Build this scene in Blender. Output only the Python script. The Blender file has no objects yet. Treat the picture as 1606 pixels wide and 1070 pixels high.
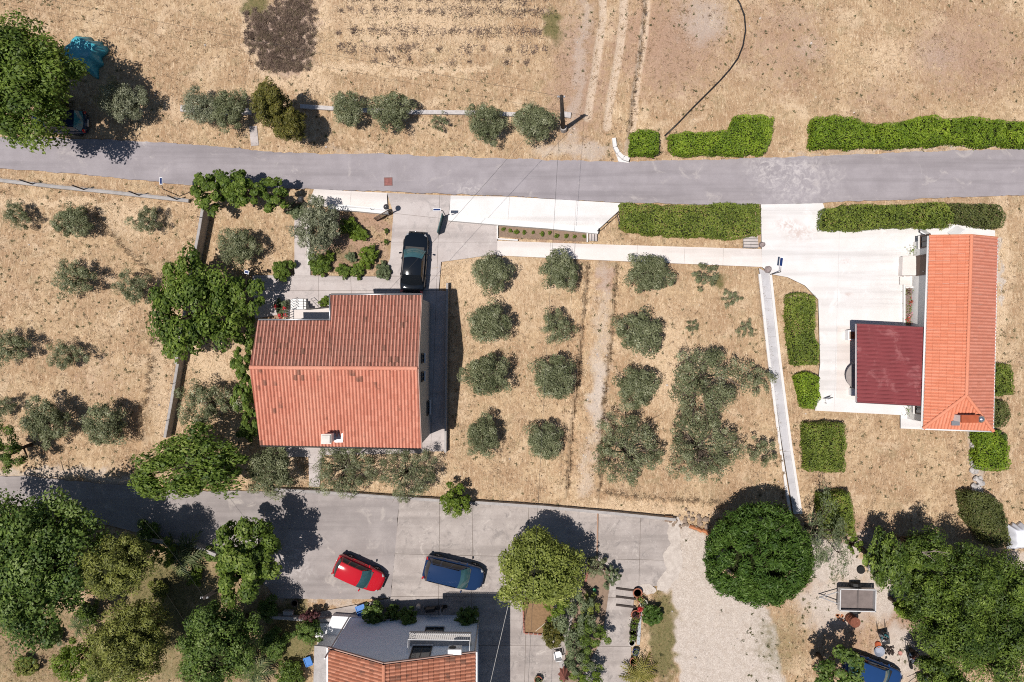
import bpy, bmesh, math, random
import numpy as np
from mathutils import Vector, Matrix
random.seed(7)
R_ = math.radians
SC = bpy.context.scene
COL = SC.collection
# ------------------------------------------------------------------ camera, light, exposure
H = 49.0            # flying height in metres
S = 22.0            # photograph pixels per metre on the ground
cam = bpy.data.cameras.new('camera'); camo = bpy.data.objects.new('camera', cam); COL.objects.link(camo)
camo.location = (0, 0, H); camo.rotation_euler = (0, 0, 0)
cam.sensor_width = 36.0; cam.lens = 36.0 * (S * H) / 1606.0
cam.clip_start = 0.5; cam.clip_end = 6000
SC.camera = camo
SUN_D = Vector((7.4, 3.0, -22.0)).normalized()
w = bpy.data.worlds.new('World'); SC.world = w; w.use_nodes = True
wn = w.node_tree.nodes; sky = wn.new('ShaderNodeTexSky'); sky.sky_type = 'NISHITA'; sky.sun_disc = False
sky.sun_elevation = math.asin(-SUN_D.z); sky.sun_rotation = math.atan2(-SUN_D.x, -SUN_D.y)
sky.air_density = 1.0; sky.dust_density = 0.6
w.node_tree.links.new(sky.outputs[0], wn['Background'].inputs[0]); wn['Background'].inputs[1].default_value = 0.06
sl = bpy.data.lights.new('sun', 'SUN'); sl.energy = 4.9; sl.angle = R_(0.5); sl.color = (1.0, 0.94, 0.885)
so = bpy.data.objects.new('sun', sl); COL.objects.link(so); so.rotation_euler = SUN_D.to_track_quat('-Z', 'Y').to_euler()
so.location = (-30, -15, 80)
SC.view_settings.view_transform = 'Standard'; SC.view_settings.look = 'None'
SC.view_settings.exposure = 0.0; SC.view_settings.gamma = 1.0; SC.view_settings.use_curve_mapping = False
SC.cycles.use_denoising = False; SC.cycles.filter_width = 1.05; SC.cycles.max_bounces = 6; SC.cycles.transparent_max_bounces = 4

# ------------------------------------------------------------------ helpers
def P(px, py, z=0.0):
    k = (H - z) / (H * S)
    return Vector(((px - 803) * k, (535 - py) * k, z))
def plane3(a, b, c):
    n = (b - a).cross(c - a).normalized()
    return a, n
def Ppl(px, py, pl):
    a, n = pl; o = Vector((0, 0, H)); d = P(px, py, 0) - o
    return o + d * ((a - o).dot(n) / d.dot(n))
def zpl(x, y, pl):
    a, n = pl
    return a.z - (n.x * (x - a.x) + n.y * (y - a.y)) / n.z

LABELS = {}
def tag(o, label=None, cat=None, group=None, kind=None):
    if label:
        o['label'] = label
        LABELS.setdefault(label, []).append(o.name)
    if cat: o['category'] = cat
    if group: o['group'] = group
    if kind: o['kind'] = kind
    return o
def empty(name, loc, rz=0.0, label=None, cat=None, group=None):
    o = bpy.data.objects.new(name, None); COL.objects.link(o); o.empty_display_size = 0.3
    o.location = loc; o.rotation_euler = (0, 0, rz)
    return tag(o, label, cat, group)
def copy_tree(o, parent=None):
    c = o.copy(); COL.objects.link(c)
    for k in ('label', 'category', 'group'):
        if k in c and parent is None: del c[k]
    if parent is not None: c.parent = parent
    for ch in list(KIDS.get(o.name, ())): copy_tree(ch, c)
    return c
KIDS = {}
def setparent(o, p):
    if p is not None:
        o.parent = p; KIDS.setdefault(p.name, []).append(o)

class MB:
    """collects faces for ONE mesh object"""
    def __init__(s): s.v = []; s.f = []; s.m = []; s.r = []; s.cur = 0; s.rnd = 0.5
    def face(s, pts, m=None, r=None):
        b = len(s.v); s.v.extend([tuple(p) for p in pts]); s.f.append(tuple(range(b, b + len(pts))))
        s.m.append(s.cur if m is None else m); s.r.append(s.rnd if r is None else r)
    def mesh(s, vs, fs, m=None, r=None):
        b = len(s.v); s.v.extend([tuple(p) for p in vs])
        for f in fs:
            s.f.append(tuple(b + i for i in f)); s.m.append(s.cur if m is None else m); s.r.append(s.rnd if r is None else r)
    def box(s, c, size, rz=0.0, m=None, r=None, top=1.0):
        hx, hy, hz = size[0] / 2, size[1] / 2, size[2] / 2; cs, sn = math.cos(rz), math.sin(rz); vs = []
        for z, k in ((-hz, 1.0), (hz, top)):
            for x, y in ((-hx, -hy), (hx, -hy), (hx, hy), (-hx, hy)):
                x *= k; y *= k
                vs.append((c[0] + x * cs - y * sn, c[1] + x * sn + y * cs, c[2] + z))
        s.mesh(vs, [(3, 2, 1, 0), (4, 5, 6, 7), (0, 1, 5, 4), (1, 2, 6, 5), (2, 3, 7, 6), (3, 0, 4, 7)], m, r)
    def beam(s, a, b, wd, ht, m=None, r=None):
        a = Vector(a); b = Vector(b); d = (b - a).normalized(); up = Vector((0, 0, 1))
        if abs(d.z) > 0.97: up = Vector((0, 1, 0))
        sd = d.cross(up).normalized(); up = sd.cross(d); vs = []
        for p in (a, b):
            for i, j in ((-1, -1), (1, -1), (1, 1), (-1, 1)): vs.append(p + sd * i * wd / 2 + up * j * ht / 2)
        s.mesh(vs, [(3, 2, 1, 0), (4, 5, 6, 7), (0, 1, 5, 4), (1, 2, 6, 5), (2, 3, 7, 6), (3, 0, 4, 7)], m, r)
    def tube(s, pts, rads, n=6, m=None, r=None, cap=True):
        pts = [Vector(p) for p in pts]
        if not hasattr(rads, '__len__'): rads = [rads] * len(pts)
        vs = []; fs = []; k = len(pts)
        for i, p in enumerate(pts):
            d = (pts[min(i + 1, k - 1)] - pts[max(i - 1, 0)]).normalized()
            a = d.cross(Vector((0, 0, 1)) if abs(d.z) < 0.95 else Vector((1, 0, 0))).normalized(); b = d.cross(a)
            for j in range(n):
                t = 2 * math.pi * j / n; vs.append(p + (a * math.cos(t) + b * math.sin(t)) * rads[i])
        for i in range(k - 1):
            for j in range(n):
                q = (j + 1) % n; fs.append((i * n + j, i * n + q, (i + 1) * n + q, (i + 1) * n + j))
        if cap: fs.append(tuple(range(n))[::-1]); fs.append(tuple(range((k - 1) * n, k * n)))
        s.mesh(vs, fs, m, r)
    def lathe(s, c, prof, n=14, m=None, r=None):
        vs = []; fs = []; c = Vector(c)
        for (rad, z) in prof:
            for j in range(n):
                t = 2 * math.pi * j / n; vs.append((c.x + rad * math.cos(t), c.y + rad * math.sin(t), c.z + z))
        for i in range(len(prof) - 1):
            for j in range(n):
                q = (j + 1) % n; fs.append((i * n + j, i * n + q, (i + 1) * n + q, (i + 1) * n + j))
        fs.append(tuple(range(n))[::-1]); fs.append(tuple(range((len(prof) - 1) * n, len(prof) * n)))
        s.mesh(vs, fs, m, r)
    def prism(s, pts, z0, z1, m=None, r=None):
        """pts: 2-D outline counter-clockwise or not; z1 may be a function of (x,y)"""
        pts = [(p[0], p[1]) for p in pts]
        A = sum(pts[i][0] * pts[(i + 1) % len(pts)][1] - pts[(i + 1) % len(pts)][0] * pts[i][1] for i in range(len(pts)))
        if A < 0: pts = pts[::-1]
        n = len(pts); zt = z1 if callable(z1) else (lambda x, y: z1)
        vs = [(x, y, z0) for x, y in pts] + [(x, y, zt(x, y)) for x, y in pts]
        fs = [tuple(range(n))[::-1], tuple(range(n, 2 * n))] + [(i, (i + 1) % n, n + (i + 1) % n, n + i) for i in range(n)]
        s.mesh(vs, fs, m, r)
    def grid(s, fn, nu, nv, m=None, r=None):
        vs = [fn(i / nu, j / nv) for i in range(nu + 1) for j in range(nv + 1)]
        fs = [(i * (nv + 1) + j, (i + 1) * (nv + 1) + j, (i + 1) * (nv + 1) + j + 1, i * (nv + 1) + j + 1) for i in range(nu) for j in range(nv)]
        s.mesh(vs, fs, m, r)
    def build(s, name, mats, parent=None, smooth=False, kind=None, local=None, bevel=0.0, subsurf=0):
        me = bpy.data.meshes.new(name); vs = s.v
        if local is not None: vs = [(v[0] - local[0], v[1] - local[1], v[2] - local[2]) for v in vs]
        me.from_pydata(vs, [], s.f)
        if not isinstance(mats, (list, tuple)): mats = [mats]
        for m in mats: me.materials.append(m)
        me.polygons.foreach_set('material_index', s.m)
        at = me.attributes.new('rnd', 'FLOAT', 'FACE'); at.data.foreach_set('value', s.r)
        if smooth: me.polygons.foreach_set('use_smooth', [True] * len(s.f))
        me.update()
        o = bpy.data.objects.new(name, me); COL.objects.link(o)
        if local is not None and parent is None: o.location = local
        setparent(o, parent)
        if kind: o['kind'] = kind
        if bevel:
            b = o.modifiers.new('bevel', 'BEVEL'); b.width = bevel; b.segments = 2; b.limit_method = 'ANGLE'
        if subsurf:
            sb = o.modifiers.new('sub', 'SUBSURF'); sb.levels = subsurf; sb.render_levels = subsurf
        return o

def np_mesh(name, verts, faces_n, mats, rnd=None, parent=None, kind=None):
    """verts (N,3); consecutive groups of faces_n verts make one face"""
    me = bpy.data.meshes.new(name); n = len(verts); nf = n // faces_n
    me.vertices.add(n); me.vertices.foreach_set('co', np.ascontiguousarray(verts, dtype=np.float32).ravel())
    me.loops.add(n); me.loops.foreach_set('vertex_index', np.arange(n, dtype=np.int32))
    me.polygons.add(nf); me.polygons.foreach_set('loop_start', np.arange(0, n, faces_n, dtype=np.int32))
    for m in (mats if isinstance(mats, (list, tuple)) else [mats]): me.materials.append(m)
    if rnd is not None:
        at = me.attributes.new('rnd', 'FLOAT', 'FACE'); at.data.foreach_set('value', np.asarray(rnd, dtype=np.float32))
    me.update(calc_edges=True)
    o = bpy.data.objects.new(name, me); COL.objects.link(o); setparent(o, parent)
    if kind: o['kind'] = kind
    return o

# ------------------------------------------------------------------ materials
def nt(name):
    m = bpy.data.materials.new(name); m.use_nodes = True; t = m.node_tree
    return m, t, t.nodes['Principled BSDF']
class N:
    def __init__(s, t): s.t = t
    def link(s, a, b): s.t.links.new(a, b)
    def pos(s):
        return s.t.nodes.new('ShaderNodeNewGeometry').outputs['Position']
    def objc(s):
        return s.t.nodes.new('ShaderNodeTexCoord').outputs['Object']
    def noise(s, sc, det=4.0, rough=0.6, vec=None, dist=0.0):
        n = s.t.nodes.new('ShaderNodeTexNoise'); n.inputs['Scale'].default_value = sc; n.inputs['Detail'].default_value = det
        n.inputs['Roughness'].default_value = rough; n.inputs['Distortion'].default_value = dist
        if vec is not None: s.link(vec, n.inputs['Vector'])
        return n.outputs['Fac']
    def voro(s, sc, vec=None, feat='F1'):
        n = s.t.nodes.new('ShaderNodeTexVoronoi'); n.feature = feat; n.inputs['Scale'].default_value = sc
        if vec is not None: s.link(vec, n.inputs['Vector'])
        return n
    def scale(s, vec, sx, sy, sz, rz=0.0):
        n = s.t.nodes.new('ShaderNodeMapping'); n.inputs['Scale'].default_value = (sx, sy, sz); n.inputs['Rotation'].default_value = (0, 0, rz)
        s.link(vec, n.inputs['Vector']); return n.outputs[0]
    def rng(s, v, a, b, c=0.0, d=1.0, smooth=True):
        n = s.t.nodes.new('ShaderNodeMapRange'); n.interpolation_type = 'SMOOTHSTEP' if smooth else 'LINEAR'
        for i, x in zip((1, 2, 3, 4), (a, b, c, d)): n.inputs[i].default_value = x
        s.link(v, n.inputs[0]); return n.outputs[0]
    def math(s, op, a, b=0.0):
        n = s.t.nodes.new('ShaderNodeMath'); n.operation = op
        for i, x in enumerate((a, b)):
            if isinstance(x, (int, float)): n.inputs[i].default_value = x
            else: s.link(x, n.inputs[i])
        return n.outputs[0]
    def mix(s, f, a, b, mode='MIX'):
        n = s.t.nodes.new('ShaderNodeMix'); n.data_type = 'RGBA'; n.blend_type = mode
        for i, x in ((0, f), (6, a), (7, b)):
            if isinstance(x, (int, float)): n.inputs[i].default_value = x
            elif isinstance(x, tuple): n.inputs[i].default_value = (*x[:3], 1)
            else: s.link(x, n.inputs[i])
        return n.outputs[2]
    def attr(s, name, out='Fac'):
        n = s.t.nodes.new('ShaderNodeAttribute'); n.attribute_name = name; return n.outputs[out]
    def sep(s, c):
        n = s.t.nodes.new('ShaderNodeSeparateColor'); s.link(c, n.inputs[0]); return n.outputs
    def bump(s, h, st=0.3, d=0.02):
        n = s.t.nodes.new('ShaderNodeBump'); n.inputs['Strength'].default_value = st; n.inputs['Distance'].default_value = d
        s.link(h, n.inputs['Height']); return n.outputs[0]
MATS = {}
def mat(name, col, rough=0.8, var=0.18, sc=3.0, metal=0.0, spec=0.3, col2=None, patch=None, patch_sc=0.5, coat=0.0, rv=0.0, bump=0.15):
    """plain surface with mottling: col -> col2 by noise, optional patch colour with its own shape, rv = spread by per-face rnd"""
    if name in MATS: return MATS[name]
    m, t, b = nt(name); n = N(t); p = n.pos()
    c2 = col2 or tuple(x * (1 - var) for x in col)
    f = n.rng(n.noise(sc, 6, 0.65, p), 0.3, 0.7)
    c = n.mix(f, tuple(col), tuple(c2))
    g = n.rng(n.noise(sc * 14, 3, 0.6, p), 0.25, 0.75, 1 - var * 0.7, 1 + var * 0.5)
    cm = t.nodes.new('ShaderNodeCombineColor')
    for i in range(3): n.link(g, cm.inputs[i])
    c = n.mix(1.0, c, cm.outputs[0], 'MULTIPLY')
    if patch: c = n.mix(n.rng(n.noise(patch_sc, 8, 0.7, p, 0.6), 0.52, 0.68, 0, 0.8), c, tuple(patch))
    if rv:
        r = n.rng(n.attr('rnd'), 0, 1, 1 - rv, 1 + rv, False); cr = t.nodes.new('ShaderNodeCombineColor')
        for i in range(3): n.link(r, cr.inputs[i])
        c = n.mix(1.0, c, cr.outputs[0], 'MULTIPLY')
    n.link(c, b.inputs['Base Color']); b.inputs['Roughness'].default_value = rough; b.inputs['Metallic'].default_value = metal
    b.inputs['Specular IOR Level'].default_value = spec; b.inputs['Coat Weight'].default_value = coat; b.inputs['Coat Roughness'].default_value = 0.06
    if bump: n.link(n.bump(n.noise(sc * 8, 4, 0.6, p), bump, 0.02), b.inputs['Normal'])
    MATS[name] = m; return m
def leafmat(name, dark, light, accent=None, acc=0.1, trans=0.28, rough=0.55, spec=0.3):
    m, t, b = nt(name); n = N(t)
    r = n.attr('rnd'); c = n.mix(n.rng(r, 0.1, 0.9, smooth=False), tuple(dark), tuple(light))
    c = n.mix(n.rng(n.noise(0.9, 2, 0.5, n.pos()), 0.35, 0.7, 0, 0.35), c, tuple(x * 0.72 for x in dark))
    if accent: c = n.mix(n.rng(r, 1 - acc, 1 - acc + 0.04, 0, 0.9), c, tuple(accent))
    n.link(c, b.inputs['Base Color']); b.inputs['Roughness'].default_value = rough; b.inputs['Specular IOR Level'].default_value = spec
    tr = t.nodes.new('ShaderNodeBsdfTranslucent'); n.link(n.mix(1.0, c, (1.1, 1.25, 0.5), 'MULTIPLY'), tr.inputs[0])
    mx = t.nodes.new('ShaderNodeMixShader'); mx.inputs[0].default_value = trans
    n.link(b.outputs[0], mx.inputs[1]); n.link(tr.outputs[0], mx.inputs[2])
    n.link(mx.outputs[0], t.nodes['Material Output'].inputs[0]); return m

# ------------------------------------------------------------------ paved outlines (photograph pixels on the ground)
def poly(pts): return [P(*p) for p in pts]
ROAD = [(-900, 190), (-40, 213), (0, 215), (170, 219), (300, 226), (400, 236), (480, 241), (600, 242), (800, 249), (965, 254), (1100, 251), (1200, 248), (1400, 240), (1660, 231), (2500, 200),
        (2500, 275), (1660, 303), (1606, 306), (1330, 316), (1290, 319), (1190, 321), (975, 319), (800, 308), (700, 304), (490, 297), (300, 291), (230, 284), (100, 271), (0, 264), (-40, 262), (-900, 235)]
LROAD = [(-900, 742), (-40, 750), (40, 747), (130, 756), (200, 762), (300, 770), (400, 771), (480, 769), (560, 775), (627, 781), (621, 850), (613, 938), (520, 940), (432, 937), (420, 920), (340, 862), (300, 850), (220, 836), (120, 812), (0, 800), (-900, 800)]
YARD = [(627, 781), (690, 783), (800, 791), (1062, 813), (1056, 850), (1043, 918), (995, 921), (990, 1000), (986, 1330), (480, 1330), (500, 960), (613, 938), (621, 850)]
DRIVE = [(607, 303), (707, 307), (703, 342), (780, 352), (780, 399), (692, 411), (688, 456), (702, 457), (702, 708), (655, 708), (655, 458), (600, 466), (400, 500), (396, 432), (462, 432), (462, 340), (487, 340), (487, 432), (600, 434), (612, 405), (617, 334)]
PAVE_A = [(493, 297), (607, 303), (608, 333), (520, 326), (484, 320)]
PAVE_B = [(707, 307), (800, 309), (973, 319), (970, 331), (937, 362), (704, 342)]
PATHW = [(780, 378), (922, 383), (1194, 391), (1195, 419), (1000, 411), (780, 401)]
COURT = [(1193, 321), (1290, 319), (1294, 330), (1286, 356), (1500, 352), (1500, 352), (1560, 362), (1560, 672), (1525, 677), (1412, 672), (1412, 651), (1278, 644), (1286, 570), (1283, 470), (1262, 448), (1235, 435), (1208, 430), (1195, 419)]
STRIP = [(1190, 421), (1208, 430), (1222, 560), (1240, 700), (1256, 806), (1244, 806), (1225, 690), (1206, 560)]
HPATH = [(448, 696), (664, 704), (664, 711), (505, 714), (501, 764), (485, 763), (484, 717), (448, 716)]
PAVED = [HPATH, ROAD, LROAD, YARD, DRIVE, PAVE_A, PAVE_B, PATHW, COURT, STRIP]
def inside(px, py, pts):
    r = np.zeros(px.shape, bool); n = len(pts); j = n - 1
    for i in range(n):
        xi, yi = pts[i]; xj, yj = pts[j]
        c = ((yi > py) != (yj > py)) & (px < (xj - xi) * (py - yi) / ((yj - yi) + 1e-9) + xi)
        r ^= c; j = i
    return r
def segdist(px, py, pts):
    d = np.full(px.shape, 1e9)
    for (x0, y0), (x1, y1) in zip(pts[:-1], pts[1:]):
        dx, dy = x1 - x0, y1 - y0; t = np.clip(((px - x0) * dx + (py - y0) * dy) / (dx * dx + dy * dy + 1e-9), 0, 1)
        d = np.minimum(d, np.hypot(px - x0 - t * dx, py - y0 - t * dy))
    return d
def polydist(px, py, pts):
    d = segdist(px, py, list(pts) + [pts[0]]); return np.where(inside(px, py, pts), -d, d)
def vn(x, y, seed):
    rs = np.random.RandomState(seed); T = rs.rand(256, 256)
    xi = np.floor(x).astype(int); yi = np.floor(y).astype(int); fx = x - xi; fy = y - yi
    fx = fx * fx * (3 - 2 * fx); fy = fy * fy * (3 - 2 * fy)
    g = lambda a, b: T[a % 256, b % 256]
    return (g(xi, yi) * (1 - fx) + g(xi + 1, yi) * fx) * (1 - fy) + (g(xi, yi + 1) * (1 - fx) + g(xi + 1, yi + 1) * fx) * fy
def fbm(x, y, seed, o=4):
    s = 0; a = 0.5; t = 0
    for i in range(o): s = s + a * vn(x * 2 ** i, y * 2 ** i, seed + i); t += a; a *= 0.5
    return s / t
def sm(a, b, v):
    t = np.clip((v - a) / (b - a), 0, 1); return t * t * (3 - 2 * t)

# ---- what covers the ground where (photograph pixels)
TERR = [[(921, 416), (914, 500), (906, 580), (897, 660), (889, 765)], [(967, 416), (962, 470), (957, 540), (949, 610), (944, 650), (940, 770)], [(944, 770), (1010, 781), (1130, 787)],
        [(152, 330), (170, 360), (200, 395), (240, 428)], [(243, 520), (238, 580), (228, 640), (222, 690)], [(1192, 425), (1203, 520), (1215, 620), (1228, 740)],
        [(1012, 0), (1004, 80), (992, 150), (985, 215)]]
TRACKS = [[(948, -60), (945, 30), (935, 110), (922, 185)], [(981, -60), (977, 40), (966, 110), (952, 200)], [(1016, -60), (1014, 20), (1004, 90), (996, 160), (985, 240)]]
PALES = [[(380, -20), (384, 40), (392, 80), (405, 108), (440, 120)], [(430, 130), (520, 105), (640, 108), (760, 112)], [(440, 40), (480, 70), (500, 40), (505, 0)], [(0, 316), (90, 318), (180, 330)]]
def cover(px, py):
    wx = px + 26 * (fbm(px / 40, py / 40, 11) - .5) + 14 * (vn(px / 9, py / 9, 31) - .5); wy = py + 26 * (fbm(px / 40, py / 40, 21) - .5) + 14 * (vn(px / 9, py / 9, 41) - .5)
    def ell(cx, cy, rx, ry, soft=.35): return 1 - sm(1 - soft, 1 + soft, np.hypot((wx - cx) / rx, (wy - cy) / ry))
    def ply(pts, soft=10): return 1 - sm(-soft, soft, polydist(wx, wy, pts))
    def ln(pts, wd, soft=.5): return 1 - sm(wd * (1 - soft), wd * (1 + soft), segdist(wx, wy, pts))
    mx = np.maximum
    green = .0 * px
    for e in ((255, 905, 60, 45, .7), (250, 960, 75, 70, .6), (455, 1000, 40, 65, .3), (1042, 1000, 24, 75, .3), (1225, 1010, 45, 50, .8, ), (60, 1030, 130, 70, .6), (20, 970, 90, 30, .6), (400, 5, 25, 25, .4), (868, 40, 18, 25, .5), (1128, 440, 14, 14, .5), (540, 405, 60, 16, .6)):
        green = mx(green, ell(*e) * (.55 if e[0] in (1225, 60, 540) else .95))
    green = mx(green, .8 * ply([(150, 960), (215, 850), (335, 862), (470, 960), (490, 1090), (240, 1090), (200, 1000)], 30) * (.45 + .8 * fbm(px / 30, py / 30, 301)))
    gravel = .0 * px
    for q in ([(1060, 815), (1110, 840), (1130, 900), (1180, 940), (1215, 955), (1235, 1090), (1065, 1090), (1062, 960), (1045, 915)], [(1270, 850), (1352, 850), (1352, 905), (1280, 915)]): gravel = mx(gravel, ply(q))
    for e in ((1385, 930, 45, 45, .5), (1410, 1030, 40, 50, .6), (1305, 945, 60, 45, .8), (1290, 880, 40, 40, .5)): gravel = mx(gravel, .9 * ell(*e))
    gravel = mx(gravel, .5 * ln([(948, 420), (946, 480), (938, 560), (934, 640), (928, 700), (915, 770)], 15, .95)); gravel = mx(gravel, .75 * ell(936, 615, 15, 85, .9))
    gravel = mx(gravel, .5 * ln([(925, -40), (914, 60), (905, 130), (897, 240)], 12, .9)); gravel = mx(gravel, .55 * ell(1100, 35, 45, 45, .8))
    gravel = mx(gravel, .6 * ln([(0, 745), (120, 742), (210, 752)], 12, .6)); gravel = mx(gravel, .6 * ln([(1530, 680), (1528, 770)], 12, .6)); gravel = mx(gravel, .7 * ell(1600, 880, 30, 22))
    gravel = mx(gravel, .5 * ln([(1240, 243), (1400, 236), (1606, 226)], 5, .6)); gravel = mx(gravel, .6 * ell(905, 235, 70, 18, .6)); gravel = mx(gravel, .8 * ln([(1567, 372), (1567, 480)], 4, .5))
    gravel = mx(gravel, .5 * ell(1360, 850, 50, 22, .6)); gravel = mx(gravel, .45 * ell(540, 238, 40, 8, .6)); gravel = mx(gravel, .6 * ln([(430, 928), (560, 943)], 9, .4)); gravel = mx(gravel, .45 * ln([(390, 780), (560, 783)], 7, .4))
    soil = .0 * px
    for e in ((1050, 70, 120, 110, .9, .75), (1220, 70, 110, 120, .9, .6), (1520, 80, 130, 100, .9, .65), (1380, 160, 120, 60, .9, .5), (250, 60, 160, 80, .9, .35), (700, 200, 200, 30, .9, .4), (905, 120, 60, 140, .8, .7), (60, 420, 80, 120, .9, .35), (160, 600, 90, 60, .8, .45), (1290, 720, 60, 60, .9, .5), (1450, 740, 90, 60, .9, .3), (1265, 900, 50, 60, .8, .6), (1420, 960, 45, 60, .6, .8), (1340, 1000, 90, 80, .8, .6), (50, 1000, 130, 70, .6, .6), (290, 905, 40, 30, .7, .8), (320, 990, 40, 40, .7, .6), (300, 930, 50, 60, .7, .5), (545, 395, 70, 40, .5, .8), (560, 345, 60, 12, .4, .8), (850, 365, 72, 14, .3, 1), (1345, 835, 60, 30, .7, .7), (950, 440, 18, 28, .6, .8), (840, 960, 30, 26, .3, .8), (620, 800, 2, 2, .3, 0)):
        soil = mx(soil, e[5] * ell(*e[:5]))
    for q, a in (([(1430, 455), (1447, 455), (1447, 510), (1428, 510)], 1), ([(400, 470), (450, 470), (450, 505), (400, 505)], .6)): soil = mx(soil, a * ply(q, 4))
    tilled = ply([(388, 22), (410, 16), (440, 8), (455, -60), (492, -60), (493, 95), (468, 114), (405, 106), (388, 60)], 26)
    tilled = mx(tilled, .55 * ell(1475, 85, 40, 30, .8)); tilled = mx(tilled, .5 * ell(1275, 80, 34, 26, .8)); tilled = mx(tilled, .35 * ell(895, 60, 26, 60, .8)); tilled = mx(tilled, .4 * ell(1250, 25, 60, 25, .9))
    straw = .0 * px
    for q in PALES: straw = mx(straw, .85 * ln(q, 9, .8))
    for e in ((480, 130, 60, 22, .8), (640, 30, 190, 70, .9), (600, 250, 1, 1, .3), (760, 420, 120, 160, 1.), (1040, 560, 60, 120, .9), (200, 345, 70, 40, .8), (250, 600, 25, 120, .7), (330, 560, 60, 60, .7), (640, 715, 80, 60, .8), (1000, 800, 160, 20, .7), (1570, 420, 20, 200, .6), (1400, 90, 80, 60, 1.), (460, 730, 15, 40, .4)): straw = mx(straw, .7 * ell(*e))
    track = .0 * px
    sx_ = px + 5 * (fbm(px / 30, py / 30, 71) - .5); sy_ = py
    for q in TRACKS: track = mx(track, 1 - sm(3.0, 9.5, segdist(sx_, sy_, q)))
    return [np.clip(a, 0, 1) for a in (green, gravel, soil, tilled, straw, track)]
def ground_h(px, py):
    h = .05 * (fbm(px / 30, py / 30, 5) - .5) + .05 * (vn(px / 7, py / 7, 8) - .5)
    for k, q in enumerate(TERR):
        d = segdist(px, py, q); side = np.zeros(px.shape)
        for (x0, y0), (x1, y1) in zip(q[:-1], q[1:]):
            dd = segdist(px, py, [(x0, y0), (x1, y1)]); cr = (x1 - x0) * (py - y0) - (y1 - y0) * (px - x0)
            side = np.where(dd <= d + 1e-6, np.sign(cr), side)
        sd = d * side * (1 if k in (0, 1, 5, 6) else -1)       # + on the west / upper side
        amp = (.40, .30, .34, .36, .42, .22, .34)[k]
        h = h + amp * np.where(sd > 0, np.exp(-sd / 14), -np.exp(sd / 16) * .5) * (1 - sm(20, 40, d))
    for q in TRACKS: h = h - .06 * (1 - sm(3, 9, segdist(px, py, q)))
    for yy in (5, 20, 34, 48, 62, 76, 92): h = h + .05 * np.exp(-((py - yy) / 4) ** 2) * sm(490, 520, px) * (1 - sm(840, 870, px))
    return h
def paved(px, py):
    m = np.zeros(px.shape)
    for q in PAVED: m = np.maximum(m, 1 - sm(2.0, 5.0, polydist(px, py, q)))
    return m

# ================================================================== GROUND
def ground_material():
    m, t, b = nt('dry_ground'); n = N(t); p = n.pos()
    A = n.sep(n.attr('coverA', 'Color')); B = n.sep(n.attr('coverB', 'Color'))
    n1 = n.noise(0.35, 5, 0.6, p); n2 = n.noise(2.2, 5, 0.7, p, 0.4); n3 = n.noise(9.0, 4, 0.7, p, 0.8); n4 = n.noise(30.0, 3, 0.7, p)
    ndx = n.noise(1.0, 4, 0.7, n.scale(p, 9, 2.2, 1, 0.6), 1.2)
    c = n.mix(n.rng(n2, .32, .68), (.39, .262, .152), (.57, .42, .262))
    c = n.mix(n.rng(n1, .38, .62, 0, .8), c, (.365, .235, .138))
    c = n.mix(n.rng(n.noise(.9, 6, .7, n.scale(p, 1, 1, 1, .9), .8), .50, .68, 0, .6), c, (.30, .235, .135))
    c = n.mix(n.rng(n.noise(.5, 6, .65, n.scale(p, 1, 1, 1, 2.1), .6), .52, .68, 0, .55), c, (.68, .53, .37))
    c = n.mix(n.rng(ndx, .48, .7, 0, .85), c, (.72, .565, .385))
    c = n.mix(n.rng(n3, .56, .70, 0, .75), c, (.255, .155, .098))
    def ov(c, wgt, ca, cb, nz, lo=.42, hi=.62, amt=1.0, k=.9):
        wv = n.math('ADD', wgt, n.math('MULTIPLY', n.math('SUBTRACT', nz, .5), k))
        return n.mix(n.rng(wv, lo, hi, 0, amt), c, n.mix(n.rng(n3, .35, .65), ca, cb))
    c = ov(c, B[0], (.70, .545, .375), (.55, .40, .26), ndx, .4, .75, .9)
    c = ov(c, A[2], (.32, .205, .145), (.43, .285, .205), n2, .35, .75, .85)
    c = ov(c, A[1], (.62, .56, .50), (.47, .405, .355), n3, .2, .9, .9, .9)
    c = n.mix(n.math('MULTIPLY', n.rng(n2, .42, .68, 0, .5), A[1]), c, (.40, .33, .27))
    c = ov(c, B[1], (.64, .52, .405), (.52, .405, .30), n3, .1, .9, .85, .3)
    c = ov(c, B[2], (.33, .245, .205), (.50, .385, .32), n3, .1, 1.0, .9, 1.1)
    c = ov(c, A[0], (.09, .10, .032), (.20, .165, .075), n2, .1, 1.0, .9, 1.0)
    gs = n.rng(n4, .25, .75, .68, 1.3); cm = t.nodes.new('ShaderNodeCombineColor')
    for i in range(3): n.link(gs, cm.inputs[i])
    c = n.mix(1.0, c, cm.outputs[0], 'MULTIPLY')
    vo = n.voro(2.3, n.scale(p, 1, 1, .01)); c = n.mix(n.math('MULTIPLY', n.rng(vo.outputs['Distance'], .05, .14, 1, 0), n.rng(n.noise(0.25, 3, .5, p), .48, .62, 0, .8)), c, (.1, .105, .04))
    n.link(c, b.inputs['Base Color']); b.inputs['Roughness'].default_value = .95; b.inputs['Specular IOR Level'].default_value = .1
    hh = n.math('ADD', n.math('MULTIPLY', n3, .6), n.math('MULTIPLY', n4, .5)); n.link(n.bump(hh, .75, .09), b.inputs['Normal'])
    return m
def axis(a, b, step, far):
    core = np.arange(a, b + 1e-6, step); g = [step]; s = 0; out = []
    x = 0; d = step
    while x < far: d *= 1.45; x += d; out.append(x)
    return np.concatenate([(a - np.array(out))[::-1], core, b + np.array(out)])
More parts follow.
